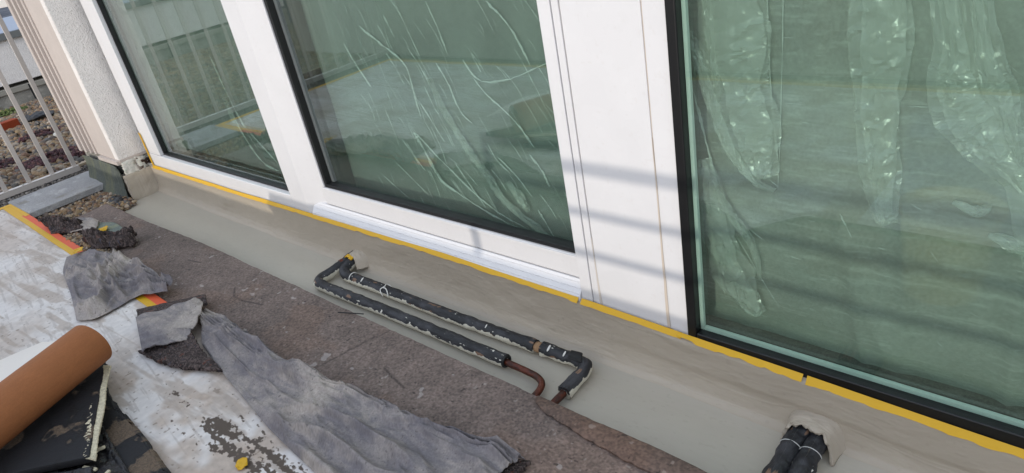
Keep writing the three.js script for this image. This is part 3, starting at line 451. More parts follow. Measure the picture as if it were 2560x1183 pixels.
{ // indistinct things standing inside, seen through the film
  const put = (name, geo, col, lab, cat) => single(name, geo, std({ color: col, roughness: 0.7 }), lab, cat);
  const lathe = (pts, x, y, z) => { const g = new THREE.LatheGeometry(pts.map((p) => new THREE.Vector2(p[0], p[1])), 28); g.translate(x, y, z); return g; };
  put('bucket', lathe([[0, 0], [0.1, 0], [0.125, 0.26], [0.133, 0.262], [0.133, 0.275], [0.118, 0.272], [0.095, 0.012], [0, 0.012]], -0.37, 0.15, -0.62), 0xc99a1c, 'yellow bucket blurred behind the dusty plastic', 'bucket');
  put('storage_crate', join([box(-0.75, -0.3, 0.15, 0.17, -1.2, -0.9), box(-0.75, -0.3, 0.17, 0.45, -0.92, -0.9), box(-0.75, -0.3, 0.17, 0.45, -1.2, -1.18), box(-0.75, -0.73, 0.17, 0.45, -1.179, -0.921), box(-0.32, -0.3, 0.17, 0.45, -1.179, -0.921)]), 0x2d4f8f, 'blue crate blurred behind the dusty plastic', 'crate');
  put('leaning_board', join([box(-0.79, -0.53, 0.15, 1.7, -0.6, -0.575, 0.004), box(-0.73, -0.66, 0.15, 1.75, -0.57, -0.53, 0.004)]), 0x7a6450, 'brown board standing behind the dusty plastic', 'board');
}

// ================================================================ PIER
{
  const t = thing('stucco_pier', 'white rough stucco pier between railing and fixed window, coated grey at its foot', 'pier', [-5.1, 0, 0]);
  const body = new THREE.BoxGeometry(0.82, 2.35, 0.29, 1, 1, 1); body.translate(-5.335, 0.272 + 1.175, 0.0);
  part('stucco_face', box(-4.99, -4.915, 0.272, 2.62, -0.2, 0.148, 0.006), mStucco, t);
  part('plaster_front', box(-5.74, -4.992, 0.262, 2.62, -0.2, 0.144, 0.01), mPlaster, t);
  part('base_trim', prism([[-5.3, 0.235], [-5.3, 0.262], [-4.925, 0.27], [-4.925, 0.243]], 0.1, 0.165), mPlaster, t);
  part('base_trim', box(-4.98, -4.9115, 0.256, 0.274, -0.06, 0.15, 0.003), mPlaster, t);
  // broken old plaster above the grey coat
  const chip = patch([[[-4.915, 0.16, 0.15], [-4.913, 0.16, 0.03], [-4.915, 0.16, -0.09]], [[-4.918, 0.21, 0.145], [-4.92, 0.21, 0.03], [-4.922, 0.21, -0.09]], [[-4.925, 0.258, 0.14], [-4.925, 0.258, 0.03], [-4.925, 0.258, -0.09]]], 26, 50, 0.03, (P, u, v) => { P.x += 0.012 * (fbm(v, u, 10, 5, 4, 800) - 0.5) - 0.02 * ss(0.5, 0.58, fbm(v, u, 8, 4, 3, 803)) * ss(0.3, 0.6, v); });
  const tOld = makeTex(512, 256, 1, 1, (u, v) => { const f = fbm(u, v, 14, 8, 4, 805), g = fbm(u, v, 40, 20, 3, 807), dk = ss(0.5, 0.58, fbm(u, v, 9, 5, 4, 809)) * ss(0.25, 0.55, u); let c = mix3([196, 194, 184], [222, 218, 210], f); c = mix3(c, [150, 176, 162], ss(0.6, 0.7, g) * 0.4 * (1 - dk)); c = mix3(c, [62, 46, 38], dk); return [...c, f]; });
  const cp = chip.attributes.position, cuv = chip.attributes.uv; for (let i = 0; i < cp.count; i++) cuv.setXY(i, (0.15 - cp.getZ(i)) / 0.24, (cp.getY(i) - 0.16) / 0.1);
  part('old_plaster', chip, std({ map: tOld.map, bumpMap: tOld.bump, bumpScale: 0.004, roughness: 0.95 }), t);
  part('coated_foot', patch([[[-4.9, 0.172, 0.168], [-4.893, 0.175, 0.05], [-4.89, 0.168, -0.06]], [[-4.895, 0.09, 0.175], [-4.885, 0.09, 0.05], [-4.885, 0.09, -0.06]], [[-4.895, -0.005, 0.178], [-4.875, -0.005, 0.05], [-4.868, -0.005, -0.06]]], 24, 30, 0.04, (P, u, v) => { P.x += 0.008 * (fbm(v, u, 7, 5, 3, 811) - 0.5); P.y += u < 0.06 ? 0.012 * (fbm(v, 0.2, 9, 2, 3, 813) - 0.5) : 0; }), mCoatUp, t);
  part('coated_foot', box(-5.0, -4.905, 0, 0.165, -0.15, 0.17, 0.01), mCoatUp, t);
  part('core', box(-5.7, -4.95, 0, 0.262, -0.18, 0.135, 0), mConcrete, t);
  // ribbed trim on the railing side
  for (const [x, w, d] of [[-5.34, 0.03, 0.012], [-5.42, 0.022, 0.02], [-5.5, 0.034, 0.026], [-5.6, 0.05, 0.03]]) part('trim_rib', box(x - w, x, 0.265, 2.6, 0.14, 0.144 + d, 0.005), mPlaster, t);
}
{ // mineral bitumen flashing at the pier's front foot
  const g = patch([[[-5.62, 0.235, 0.172], [-5.25, 0.24, 0.175], [-4.93, 0.235, 0.178]], [[-5.6, 0.12, 0.19], [-5.2, 0.13, 0.19], [-4.92, 0.12, 0.186]], [[-5.5, 0.0, 0.25], [-5.1, 0.02, 0.24], [-4.9, 0.0, 0.205]]], 16, 30, 0.008, (P, u, v) => { P.z += 0.02 * (fbm(v, u, 5, 3, 3, 830) - 0.5); });
  single('bitumen_flashing', g, mMineral, 'dark grey mineral bitumen flap against the foot of the stucco pier', 'flashing');
  const h = patch([[[-5.0, 0.03, 0.21], [-4.9, 0.02, 0.2], [-4.82, 0.012, 0.21]], [[-5.02, 0.035, 0.27], [-4.88, 0.03, 0.26], [-4.78, 0.014, 0.25]], [[-5.0, 0.012, 0.34], [-4.88, 0.02, 0.32], [-4.75, 0.01, 0.3]]], 24, 24, 0.012, (P, u, v) => { P.y += 0.03 * (fbm(u, v, 6, 6, 4, 835) - 0.45); });
  single('torn_membrane', h, mTar, 'torn black membrane scrap at the foot of the pier', 'membrane');
}

// ================================================================ RAILINGS, NEIGHBOUR, PARAPET
{
  const t = thing('steel_railing', 'pale painted steel railing with flat upright bars, left end of terrace', 'railing', [-6.15, 0.05, 1.4]);
  const rail = part('bottom_rail', box(-6.172, -6.128, 0.055, 0.064, 0.12, 3.0, 0.002), mRail, t); 
  part('bottom_rail', box(-6.134, -6.128, 0.02, 0.0545, 0.12, 3.0, 0.002), mRail, t);
  part('joint_plate', box(-6.17, -6.126, 0.05, 0.068, -0.06, 0.119, 0.003), std({ color: 0xa8987f, roughness: 0.7 }), t);
  part('end_post', box(-6.18, -6.11, 0.068, 1.5, -0.06, 0.012, 0.003), mRail, t);
  for (let k = 0; k < 18; k++) { const z = 0.145 + k * 0.163; part('baluster', box(-6.162, -6.15, 0.064, 1.46, z - 0.016, z + 0.016, 0.002), mRail, t); }
  part('top_rail', box(-6.18, -6.12, 1.46, 1.5, 0.013, 3.0, 0.003), mRail, t);
  for (let k = 0; k < 9; k++) { const g = new THREE.CylinderGeometry(0.008, 0.008, 0.006, 10); g.translate(-6.14, 0.067, 0.22 + k * 0.3); part('bolt', g, mMetal, rail); }
  for (const z of [0.4, 1.9, 2.8]) part('foot', box(-6.18, -6.135, -0.012, 0.0545, z - 0.03, z + 0.03, 0.002), mRail, t);
}
{
  const t = thing('parapet_wall', 'low rendered parapet wall with horizontal rails, behind the viewer', 'parapet', [-2, 0, 3.05]);
  part('wall', box(-2.9, 3.2, -0.3, 0.84, 2.95, 3.15, 0.004), mPlaster, t); part('wall', box(-7.9, -2.902, -0.3, 0.72, 2.95, 3.15, 0.004), mPlaster, t);
  part('coping', box(-2.92, 3.22, 0.84, 0.88, 2.92, 3.18, 0.004), mMetal, t); part('coping', box(-7.92, -2.922, 0.72, 0.76, 2.92, 3.18, 0.004), mMetal, t);
  for (const [y, h] of [[1.035, 0.028], [1.18, 0.028], [1.328, 0.04]]) part('rail', box(-1.4, 3.2, y - h / 2, y + h / 2, 2.985, 3.015, 0.006), mRail, t);
  for (let k = 0; k < 3; k++) { const x = -1.38 + k * 1.9; part('rail_post', box(x - 0.02, x + 0.02, 0.88, 1.345, 3.016, 3.05, 0.003), mRail, t); }
}
{
  const t = thing('neighbour_wall', 'low pale stucco wall with metal coping beyond the gravel roof', 'wall', [-10.9, -0.05, 0]);
  part('stucco', box(-11.2, -10.82, 0.25, 0.765, -3.5, 4.5, 0), mStucco, t);
  part('base', box(-11.2, -10.8, -0.1, 0.14, -3.5, 4.5, 0), mConcrete, t);
  part('flashing_strip', box(-11.2, -10.775, 0.14, 0.205, -3.5, 4.5, 0.004), std({ color: 0x9a968c, roughness: 0.6, metalness: 0.2 }), t);
  part('recess_back', box(-11.2, -11.08, 0.205, 0.25, -3.5, 4.5, 0), mConcrete, t);
  part('coping_face', box(-11.24, -10.78, 0.765, 0.845, -3.5, 4.5, 0.003), std({ color: 0x6f716f, roughness: 0.55 }), t);
  part('coping_top', prism([[-11.7, 0.8], [-11.7, 0.98], [-10.785, 0.852], [-10.785, 0.846]], -3.5, 4.5, 'xy'), std({ color: 0x8f98a6, roughness: 0.5 }), t);
  for (const z of [-0.75, 0.9, 2.5]) part('flashing_joint', box(-10.778, -10.772, 0.0, 0.2, z - 0.008, z + 0.008, 0), mGasket, t);
}

// gravel: instanced pebbles
function pebbles(name, count, place, size, cols, seed) {
  const g = new THREE.IcosahedronGeometry(1, 1), p = g.attributes.position; for (let i = 0; i < p.count; i++) { const x = p.getX(i), y = p.getY(i), z = p.getZ(i), k = 1 + 0.18 * Math.sin(x * 3.1 + y * 2.3) * Math.cos(z * 2.7 + x); p.setXYZ(i, x * k, y * k * 0.68, z * k * 0.82); } g.computeVertexNormals();
  const R = rng(seed), m = new THREE.InstancedMesh(g, std({ color: 0xffffff, roughness: 0.85 }), count), M = new THREE.Matrix4(), q = new THREE.Quaternion(), e = new THREE.Euler(), c = new THREE.Color();
  for (let i = 0; i < count; i++) { const P = place(R), s = size * (0.55 + 0.9 * R() * R()); q.setFromEuler(e.set((R() - 0.5) * 0.9, R() * 6.28, (R() - 0.5) * 0.9)); M.compose(P, q, new THREE.Vector3(s, s, s)); m.setMatrixAt(i, M); const k = cols[Math.floor(R() * cols.length)], b = 0.72 + 0.5 * R(); m.setColorAt(i, c.setRGB(k[0] * b, k[1] * b, k[2] * b)); }
  m.name = numbered(name); m.userData = { kind: 'stuff' }; shade(m); scene.add(m); return m;
}
const PEB = [[0.25, 0.17, 0.1], [0.3, 0.23, 0.15], [0.18, 0.14, 0.11], [0.13, 0.1, 0.08], [0.36, 0.29, 0.22], [0.24, 0.15, 0.08], [0.11, 0.1, 0.09], [0.19, 0.11, 0.07], [0.28, 0.19, 0.1]];
const tagStuff = (m, label, category) => Object.assign(m.userData, { label, category });
tagStuff(pebbles('roof_gravel', 26000, (R) => { const x = -6.32 - 4.45 * Math.pow(R(), 1.0); return new THREE.Vector3(x, -0.04 + 0.035 * fbm(x / 9 + 2, 0.4, 12, 3, 2, 850) + R() * 0.012, -2.6 + 6.6 * R()); }, 0.03, PEB, 851), 'round brown and grey gravel on the roof beyond the railing', 'gravel');
tagStuff(pebbles('terrace_gravel', 2600, (R) => { const z = 0.2 + 0.65 * R(), x = -5.3 + 0.55 * R(); return new THREE.Vector3(x, 0.0 + R() * 0.035, z); }, 0.017, PEB, 857), 'small tan pebbles between paving slab and felt strip', 'gravel');
tagStuff(pebbles('edge_gravel', 4200, (R) => new THREE.Vector3(-6.3 + 0.62 * R(), -0.004 + R() * 0.02, 0.0 + 2.9 * R()), 0.013, [[0.16, 0.14, 0.12], [0.22, 0.2, 0.18], [0.12, 0.11, 0.1], [0.28, 0.25, 0.22]], 861), 'fine dark grit between railing and paving slab', 'gravel');
// sedum clumps
function clump(cx, cz, rx, rz, n, cols, seed, label) {
  const R = rng(seed), list = []; const g0 = new THREE.IcosahedronGeometry(1, 0);
  const pos = [], col = []; for (let i = 0; i < n; i++) { const a = R() * 6.28, r = Math.sqrt(R()), s = 0.008 + 0.012 * R(), g = g0.clone(); g.scale(s, s * (0.6 + R()), s); g.rotateX(R() * 2); g.rotateY(R() * 6); g.translate(cx + Math.cos(a) * r * rx, -0.01 + R() * 0.05 * (1.1 - r), cz + Math.sin(a) * r * rz); const c = cols[Math.floor(R() * cols.length)], k = 0.7 + 0.6 * R(), nn = g.attributes.position.count; const ca = new Float32Array(nn * 3); for (let q = 0; q < nn; q++) ca.set([c[0] * k, c[1] * k, c[2] * k], q * 3); g.setAttribute('color', new THREE.BufferAttribute(ca, 3)); g.deleteAttribute('uv'); list.push(g); }
  const g = mergeGeometries(list); g.setAttribute('uv', new THREE.BufferAttribute(new Float32Array(g.attributes.position.count * 2), 2)); g.userData.ownUV = true;
  single('sedum_clump', g, std({ vertexColors: true, roughness: 0.9 }), label, 'plant', 'low plants in the roof gravel');
}
const REDM = [[0.07, 0.03, 0.035], [0.1, 0.04, 0.045], [0.05, 0.03, 0.03], [0.13, 0.06, 0.05]], GREENM = [[0.09, 0.12, 0.03], [0.13, 0.15, 0.05], [0.06, 0.09, 0.02]];
clump(-7.06, 0.1, 0.2, 0.28, 520, REDM, 871, 'widest dark red sedum patch near the railing foot');
clump(-6.75, -0.12, 0.08, 0.2, 160, REDM, 872, 'narrow red sedum strip right against the railing rail');
clump(-7.5, 0.5, 0.2, 0.25, 260, REDM, 873, 'dark red sedum patch at the left picture edge');
clump(-8.3, -0.15, 0.15, 0.22, 120, REDM, 874, 'thin red sedum patch midway to the brick');
clump(-10.35, -0.32, 0.16, 0.22, 220, GREENM, 875, 'green moss tuft at the foot of the far wall');
clump(-7.9, -0.55, 0.16, 0.14, 160, GREENM, 876, 'olive green moss tuft beside the railing end post');
{
  const t = thing('roof_brick', 'orange red clay brick lying on the gravel roof', 'brick', [-9.2, -0.02, -0.05]); const g = box(-9.29, -9.17, -0.02, 0.075, -0.18, 0.09, 0.008); part('body', g, std({ map: tPaper.map, color: 0xf2a58a, bumpMap: tPaper.bump, bumpScale: 0.002, roughness: 0.95 }), t); t.rotation.y = 0.15;
  single('dark_scrap', patch([[[-9.36, 0.0, -0.27], [-9.3, 0.02, -0.36], [-9.3, 0.0, -0.55]], [[-9.26, 0.01, -0.25], [-9.2, 0.04, -0.36], [-9.22, 0.0, -0.55]], [[-9.16, -0.01, -0.25], [-9.1, 0.01, -0.36], [-9.12, -0.01, -0.5]]], 14, 18, 0.02, (P, u, v) => { P.y += 0.04 * fbm(u, v, 5, 5, 3, 880); }), mTar, 'black scrap beside the brick on the gravel roof', 'scrap');  // dark uneven sheet right beside the brick
  const s = new THREE.IcosahedronGeometry(0.045, 2); s.scale(1, 0.6, 0.8); s.translate(-7.9, 0.01, -0.2); single('white_pebble', s, std({ color: 0xd8d4c8 }), 'large white pebble among the brown roof gravel', 'stone');
}
{
  const g = box(-5.765, -5.265, 0.04, 0.082, 0.13, 0.70, 0.006), t = thing('paving_slab', 'grey square concrete paving slab lying on gravel beside the railing', 'slab', [-5.5, 0.04, 0.42]); part('slab', g, mSlab, t); t.rotation.y = 0.03;
  part('bedding', box(-5.7, -5.3, -0.012, 0.0395, 0.2, 0.65, 0), mConcrete, t);
}

// ================================================================ FELT STRIP (worn carpet-like roofing felt)
{
  const nx = 300, nz = 40, pos = [], uv = [], idx = [];
  const e0 = (x) => 0.305 + 0.012 * (fbm(x / 8 + 0.7, 0.1, 30, 2, 4, 900) - 0.5) + 0.005 * (fbm(x / 8 + 0.7, 0.4, 260, 2, 2, 903) - 0.5) + 0.03 * ss(-3.4, -4.6, x);
  const lx = (z) => -4.86 + 0.02 * (fbm(z, 0.2, 10, 2, 3, 905) - 0.5) + (z - 0.32) * 0.1;
  const P = (i, j) => { const v = j / nz, u = i / nx; const x0 = mix(lx(0.3 + 0.6 * v), 0.3, u), z = mix(e0(x0), 0.98, v); return [x0, 0.058 + 0.007 * (fbm(x0 / 8 + 0.7, z, 22, 3, 3, 907) - 0.5) - 0.003 * ss(0.03, 0, v) - 0.004 * Math.exp(-Math.pow((x0 + 1.93 + (z - 0.3) * 0.25) / 0.012, 2)), z]; };
  for (let i = 0; i <= nx; i++) for (let j = 0; j <= nz; j++) { const p = P(i, j); pos.push(...p); uv.push(p[0], p[2]); }
  const W = nz + 1; for (let i = 0; i < nx; i++) for (let j = 0; j < nz; j++) { const a = i * W + j; idx.push(a, a + 1, a + W, a + 1, a + W + 1, a + W); }
  // skirt down to the deck along the front and left edges
  const skirt = (list) => { const b = pos.length / 3; list.forEach(([x, y, z, ox, oz], k) => { pos.push(x, y, z, x + ox * 0.2, y - 0.012, z + oz * 0.2, x + ox * 0.6, 0.001, z + oz * 0.6); for (let q = 0; q < 3; q++) uv.push(x, z - q * 0.02); if (k) { const a = b + (k - 1) * 3; for (const q of [0, 1]) idx.push(a + q, a + q + 3, a + q + 1, a + q + 1, a + q + 3, a + q + 4); } }); };
  skirt(Array.from({ length: nx + 1 }, (_, i) => [...P(i, 0), 0, 0.02 * (0.5 + fbm(i / nx, 0.1, 80, 2, 3, 909))])); skirt(Array.from({ length: nz + 1 }, (_, j) => [...P(0, nz - j), 0.02, 0]));
  const g = new THREE.BufferGeometry(); g.setAttribute('position', new THREE.Float32BufferAttribute(pos, 3)); g.setAttribute('uv', new THREE.Float32BufferAttribute(uv, 2)); g.setIndex(idx); g.computeVertexNormals(); g.userData.ownUV = true;
  single('roofing_felt', toCreased(g), mFelt, 'long worn brown grey roofing felt strip beside the coated channel', 'felt');
}
function toCreased(g) { const q = toCreasedNormals(g, 0.7); q.userData.ownUV = true; return q; }
const mFeltLip = std({ map: tFelt.map, bumpMap: tFelt.bump, bumpScale: 0.0015, roughness: 0.85, color: 0xe4d6cc });
// crack with a curled lip at the right end of the felt
single('felt_flap', patch([[[-1.2, 0.066, 0.31], [-1.0, 0.066, 0.31], [-0.8, 0.066, 0.306], [-0.6, 0.064, 0.31]], [[-1.19, 0.07, 0.335], [-1.0, 0.071, 0.345], [-0.82, 0.071, 0.345], [-0.62, 0.068, 0.345]], [[-1.15, 0.064, 0.35], [-0.98, 0.066, 0.375], [-0.8, 0.066, 0.385], [-0.64, 0.064, 0.375]]], 16, 60, 0.006, (P, u, v) => { P.z += 0.012 * (fbm(v, 0.3, 24, 2, 3, 915) - 0.5) * (u > 0.85 ? 1 : 0.2); P.y += 0.004 * (fbm(v, u, 20, 4, 3, 917) - 0.5); }), mFeltLip, 'cracked curling lip of roofing felt near the end of the copper pipe', 'felt');

// ================================================================ COVER SHEET AND FLEECE
const yS = (x, z) => 0.071 + 0.01 * (fbm(x / 8 + 0.8, z / 4, 30, 12, 3, 930) - 0.4);
{
  const t = thing('cover_sheet', 'large stained white cover sheet taped down over the terrace floor', 'cover sheet', [-3.2, 0.06, 1.6]);
  const nx = 320, nz = 90, pos = [], uv = [], idx = [], x0 = (i) => mix(-5.66, 2.2, i / nx); const P = (i, j) => { const x = mix(-5.66, 2.2, i / nx), z = mix(mix(0.702, 1.0, ss(-1.2, -0.9, x0(i))), 2.55, j / nz); return [x, yS(x, z), z]; };
  for (let i = 0; i <= nx; i++) for (let j = 0; j <= nz; j++) { const p = P(i, j); pos.push(...p); uv.push(p[0], p[2]); }
  const W = nz + 1; for (let i = 0; i < nx; i++) for (let j = 0; j < nz; j++) { const a = i * W + j; idx.push(a, a + 1, a + W, a + 1, a + W + 1, a + W); }
  const g = new THREE.BufferGeometry(); g.setAttribute('position', new THREE.Float32BufferAttribute(pos, 3)); g.setAttribute('uv', new THREE.Float32BufferAttribute(uv, 2)); g.setIndex(idx); g.computeVertexNormals(); g.userData.ownUV = true;
  part('sheet', g, mSheet, t);
  const strip = (x0, x1, z0, z1, dy, mat, name, n = 40) => part(name, patch([[[x0, 0, z0], [x1, 0, z0]], [[x0, 0, z1], [x1, 0, z1]]], 3, n, 0.0012, (q) => { q.y = yS(q.x, Math.max(q.z, 0.702)) + dy; }), mat, t);
  strip(-5.66, -5.3, 0.72, 0.765, 0.003, mTapePale, 'yellow_tape'); strip(-5.3, -3.0, 0.733, 0.765, 0.003, mTape, 'yellow_tape', 120); strip(-5.3, -3.0, 0.697, 0.733, 0.003, mTapeRed, 'red_tape', 120);
  strip(-5.69, -5.64, 0.7, 2.56, 0.0045, mTapePale, 'yellow_tape', 4); strip(-5.66, 2.2, 2.51, 2.555, 0.003, mTape, 'yellow_tape', 140); strip(-5.64, -5.25, 0.695, 0.722, 0.0045, mTapePale, 'yellow_tape');
}
const yF = (g, y) => g.map((r) => r.map(([x, z, h]) => [x, y + (h ?? 0), z]));
{
  const G = yF([[[-4.139, 0.791], [-4.074, 0.697, 0.006], [-3.883, 0.646, 0.01], [-3.757, 0.629, 0.012], [-3.56, 0.627, 0.01]], [[-3.954, 0.863], [-3.853, 0.764, 0.006], [-3.694, 0.698, 0.015], [-3.535, 0.676, 0.012], [-3.326, 0.636, 0.008]], [[-3.782, 0.897], [-3.648, 0.811, 0.012], [-3.498, 0.738, 0.012], [-3.375, 0.698, 0.016], [-3.198, 0.634, 0.012]], [[-3.594, 0.932], [-3.472, 0.86, 0.006], [-3.363, 0.768, 0.012], [-3.29, 0.702, 0.012], [-3.118, 0.617, 0.02]], [[-3.295, 0.999], [-3.221, 0.943], [-3.218, 0.846], [-3.21, 0.761, 0.004], [-3.074, 0.668, 0.01]]], 0.083);
  const g = patch(G, 130, 150, 0.0022, (P, u, v) => {
    const w = fbm(u, v, 3, 3, 3, 950) * 0.3, edge = ss(0, 0.12, u) * ss(1, 0.9, u) * ss(0, 0.1, v);
    const fold = Math.pow(Math.max(0, 1 - Math.abs(fbm(u * 1.0 + w, v * 0.4 + w, 8, 3, 2, 953) - 0.5) * 5), 2);
    P.y += edge * (0.024 * fold + 0.01 * (fbm(u + w, v, 14, 6, 3, 955) - 0.4)) + ss(0.6, 1, v) * 0.05 * Math.pow(fbm(u, v, 12, 7, 4, 957), 2) + edge * (0.04 * crease(P.x, P.z, 0.35, 6, 960) + 0.022 * crease(P.x, P.z, 0.1, 11, 963));
  });
  single('grey_fleece', g, mFleece, 'crumpled grey fleece piece covering part of the red tape', 'fleece');
}
{
  const t = thing('grey_fleece', 'long folded grey fleece strip with dark felt underside, across the floor', 'fleece', [-1.9, 0.07, 0.8]);
  const G = yF([[[-2.522, 0.771], [-2.57, 0.745, 0.008], [-2.641, 0.709, 0.008], [-2.715, 0.67], [-2.785, 0.631]], [[-2.253, 0.816], [-2.288, 0.769, 0.006], [-2.327, 0.725, 0.02], [-2.354, 0.685, 0.026], [-2.336, 0.64]], [[-2.041, 0.845], [-2.061, 0.788, 0.005], [-2.079, 0.739, 0.02], [-2.087, 0.694, 0.034], [-2.068, 0.66]], [[-1.807, 0.876], [-1.826, 0.804, 0.008], [-1.849, 0.721, 0.02], [-1.85, 0.666, 0.036], [-1.82, 0.637]], [[-1.523, 0.896], [-1.545, 0.799, 0.01], [-1.569, 0.7, 0.018], [-1.569, 0.63, 0.034], [-1.511, 0.611]], [[-1.384, 0.913], [-1.431, 0.804, 0.01], [-1.444, 0.706, 0.018], [-1.437, 0.627, 0.028], [-1.388, 0.6]], [[-1.206, 0.87], [-1.241, 0.765, 0.008], [-1.258, 0.669, 0.014], [-1.248, 0.593, 0.018], [-1.19, 0.565]], [[-1.07, 0.766], [-1.07, 0.7, 0.004], [-1.066, 0.64, 0.006], [-1.06, 0.581, 0.004], [-1.055, 0.535]]], 0.084);
  part('fleece', patch(G, 300, 110, 0.0022, (P, u, v) => {
    const w = (fbm(u, v, 6, 3, 3, 970) - 0.5) * 0.3, edge = ss(0, 0.08, v) * ss(1, 0.95, v);
    const fold = Math.pow(Math.max(0, 1 - Math.abs(fbm(u * 0.5, v + w, 4, 6, 2, 973) - 0.5) * 5), 2), fold2 = Math.pow(Math.max(0, 1 - Math.abs(fbm(u * 0.7, v + w * 0.5, 6, 12, 2, 975) - 0.5) * 6), 2) * ss(0.45, 0.75, v);
    P.y += edge * (0.012 * fold + 0.016 * fold2 + 0.006 * (fbm(u, v + w, 30, 9, 3, 977) - 0.4) + 0.03 * crease(P.x, P.z, -0.1, 4.2, 980) + 0.012 * crease(P.x, P.z, 0.2, 9, 983));
  }), mFleece, t);
  part('felt_underside', patch(yF([[[-1.095, 0.77], [-1.09, 0.65], [-1.075, 0.54]], [[-1.06, 0.775], [-1.055, 0.65], [-1.04, 0.527]]], 0.074), 6, 40, 0.012, (P, u, v) => { P.z += 0.01 * (fbm(v, 0.2, 20, 2, 3, 979) - 0.5); P.x += u * 0.02 * (fbm(v, 0.6, 26, 2, 3, 981) - 0.5); }), mDarkFelt, t);
  part('felt_underside', patch(yF([[[-3.075, 0.812, 0.0], [-2.97, 0.7, 0.004], [-2.872, 0.586, 0.004]], [[-3.01, 0.83, 0.006], [-2.92, 0.72, 0.01], [-2.83, 0.6, 0.012]], [[-2.95, 0.85, 0.004], [-2.87, 0.735, 0.008], [-2.78, 0.62, 0.008]]], 0.09), 20, 50, 0.012, (P, u, v) => { P.y += 0.006 * (fbm(u, v, 8, 16, 3, 983) - 0.5); P.x += (u < 0.1 ? 0.008 : 0) * (fbm(v, 0.3, 30, 2, 3, 985) - 0.5); }), mDarkFelt, t);
  part('folded_corner', patch(yF([[[-2.975, 0.847], [-2.9, 0.749, 0.002], [-2.83, 0.648, 0.006], [-2.785, 0.632, 0.002]], [[-2.826, 0.891], [-2.733, 0.826, 0.01], [-2.675, 0.75, 0.02], [-2.662, 0.69, 0.02]], [[-2.666, 0.939], [-2.614, 0.891, 0.012], [-2.577, 0.843, 0.018], [-2.548, 0.808, 0.01]]], 0.108), 50, 50, 0.004, (P, u, v) => { const w = fbm(u, v, 3, 3, 2, 987) * 0.2; P.y += ss(0, 0.15, v) * (0.012 * (fbm(u * 0.5 + v * 0.7 + w, v, 7, 3, 3, 989) - 0.45) + 0.014 * crease(P.x, P.z, -0.6, 8, 990)); }), mFleece, t);
  part('felt_underside', patch(yF([[[-2.72, 0.94], [-2.64, 0.86, 0.012], [-2.565, 0.775, 0.03]], [[-2.52, 0.915], [-2.45, 0.85, 0.01], [-2.44, 0.8, 0.012]], [[-2.365, 0.858], [-2.313, 0.835], [-2.262, 0.815, 0.002]]], 0.09), 40, 40, 0.014, (P, u, v) => { P.y += 0.01 * (fbm(u, v, 12, 12, 3, 991) - 0.5); P.z += (v < 0.12 ? 0.016 : 0) * (fbm(u, 0.3, 40, 2, 3, 993) - 0.5); }), mDarkFelt, t);
}
// torn felt curls, membrane patch and scraps around the hole at the left
single('membrane_patch', patch(yF([[[-4.52, 0.5], [-4.4, 0.45], [-4.2, 0.46]], [[-4.5, 0.56], [-4.33, 0.53], [-4.08, 0.5]], [[-4.4, 0.66], [-4.25, 0.62], [-4.05, 0.56]]], 0.067), 20, 20, 0.005, (P, u, v) => { P.y += 0.003 * fbm(u, v, 4, 4, 3, 1000); }), mMineralPale, 'grey green mineral membrane patch bared in a hole in the felt', 'membrane');
const curl = (rows, label, seed, amp = 0.05) => single('torn_felt', patch(rows, 36, 44, 0.012, (P, u, v) => { const r = Math.max(0, 1 - Math.abs(fbm(u, v, 4, 3, 3, seed) - 0.5) * 5); P.y += amp * r * r * Math.sin(Math.PI * Math.min(1, u + 0.1)) + amp * 0.5 * (fbm(u, v, 9, 9, 3, seed + 3) - 0.4); P.x += 0.05 * (fbm(u, v, 7, 7, 3, seed + 5) - 0.5); P.z += 0.05 * (fbm(v, u, 7, 7, 3, seed + 7) - 0.5); }), mDarkFelt, label, 'torn felt', 'torn dark felt scraps');
curl(yF([[[-4.32, 0.62, 0.01], [-4.15, 0.57, 0.015], [-3.97, 0.46, 0.02]], [[-4.22, 0.66, 0.02], [-4.06, 0.6, 0.04], [-3.93, 0.5, 0.02]], [[-4.1, 0.67], [-3.98, 0.61, 0.01], [-3.88, 0.52]]], 0.072), 'largest ragged dark felt curl beside the grey green membrane patch', 1010, 0.06);
curl(yF([[[-4.85, 0.7, 0.01], [-4.75, 0.63, 0.012], [-4.6, 0.56, 0.01]], [[-4.78, 0.71, 0.02], [-4.66, 0.65, 0.02], [-4.52, 0.59, 0.01]], [[-4.66, 0.73], [-4.55, 0.67, 0.01], [-4.45, 0.62]]], 0.072), 'ragged dark felt curl lying over the red tape', 1020, 0.05);
curl(yF([[[-5.12, 0.69], [-5.02, 0.62, 0.005], [-4.9, 0.58]], [[-5.05, 0.7, 0.01], [-4.93, 0.64, 0.01], [-4.83, 0.6]], [[-4.95, 0.705], [-4.86, 0.66, 0.006], [-4.76, 0.62]]], 0.045), 'small dark felt scrap at the corner of the paving slab', 1030, 0.03);
single('fleece_scrap', patch(yF([[[-4.72, 0.58], [-4.62, 0.52], [-4.5, 0.5]], [[-4.62, 0.62, 0.01], [-4.52, 0.57, 0.012], [-4.42, 0.54]], [[-4.5, 0.66], [-4.42, 0.6], [-4.34, 0.57]]], 0.085), 24, 24, 0.005, (P, u, v) => { P.y += 0.03 * (fbm(u, v, 5, 4, 3, 1035) - 0.4); }), mFleece, 'small pale grey fleece scrap amid the torn dark felt', 'fleece');
tagStuff(pebbles('hole_gravel', 420, (R) => new THREE.Vector3(-4.55 + 0.75 * R(), 0.064 + R() * 0.012, 0.62 + 0.08 * R()), 0.013, PEB, 1041), 'loose pebbles along the torn hole beside the red tape', 'gravel');
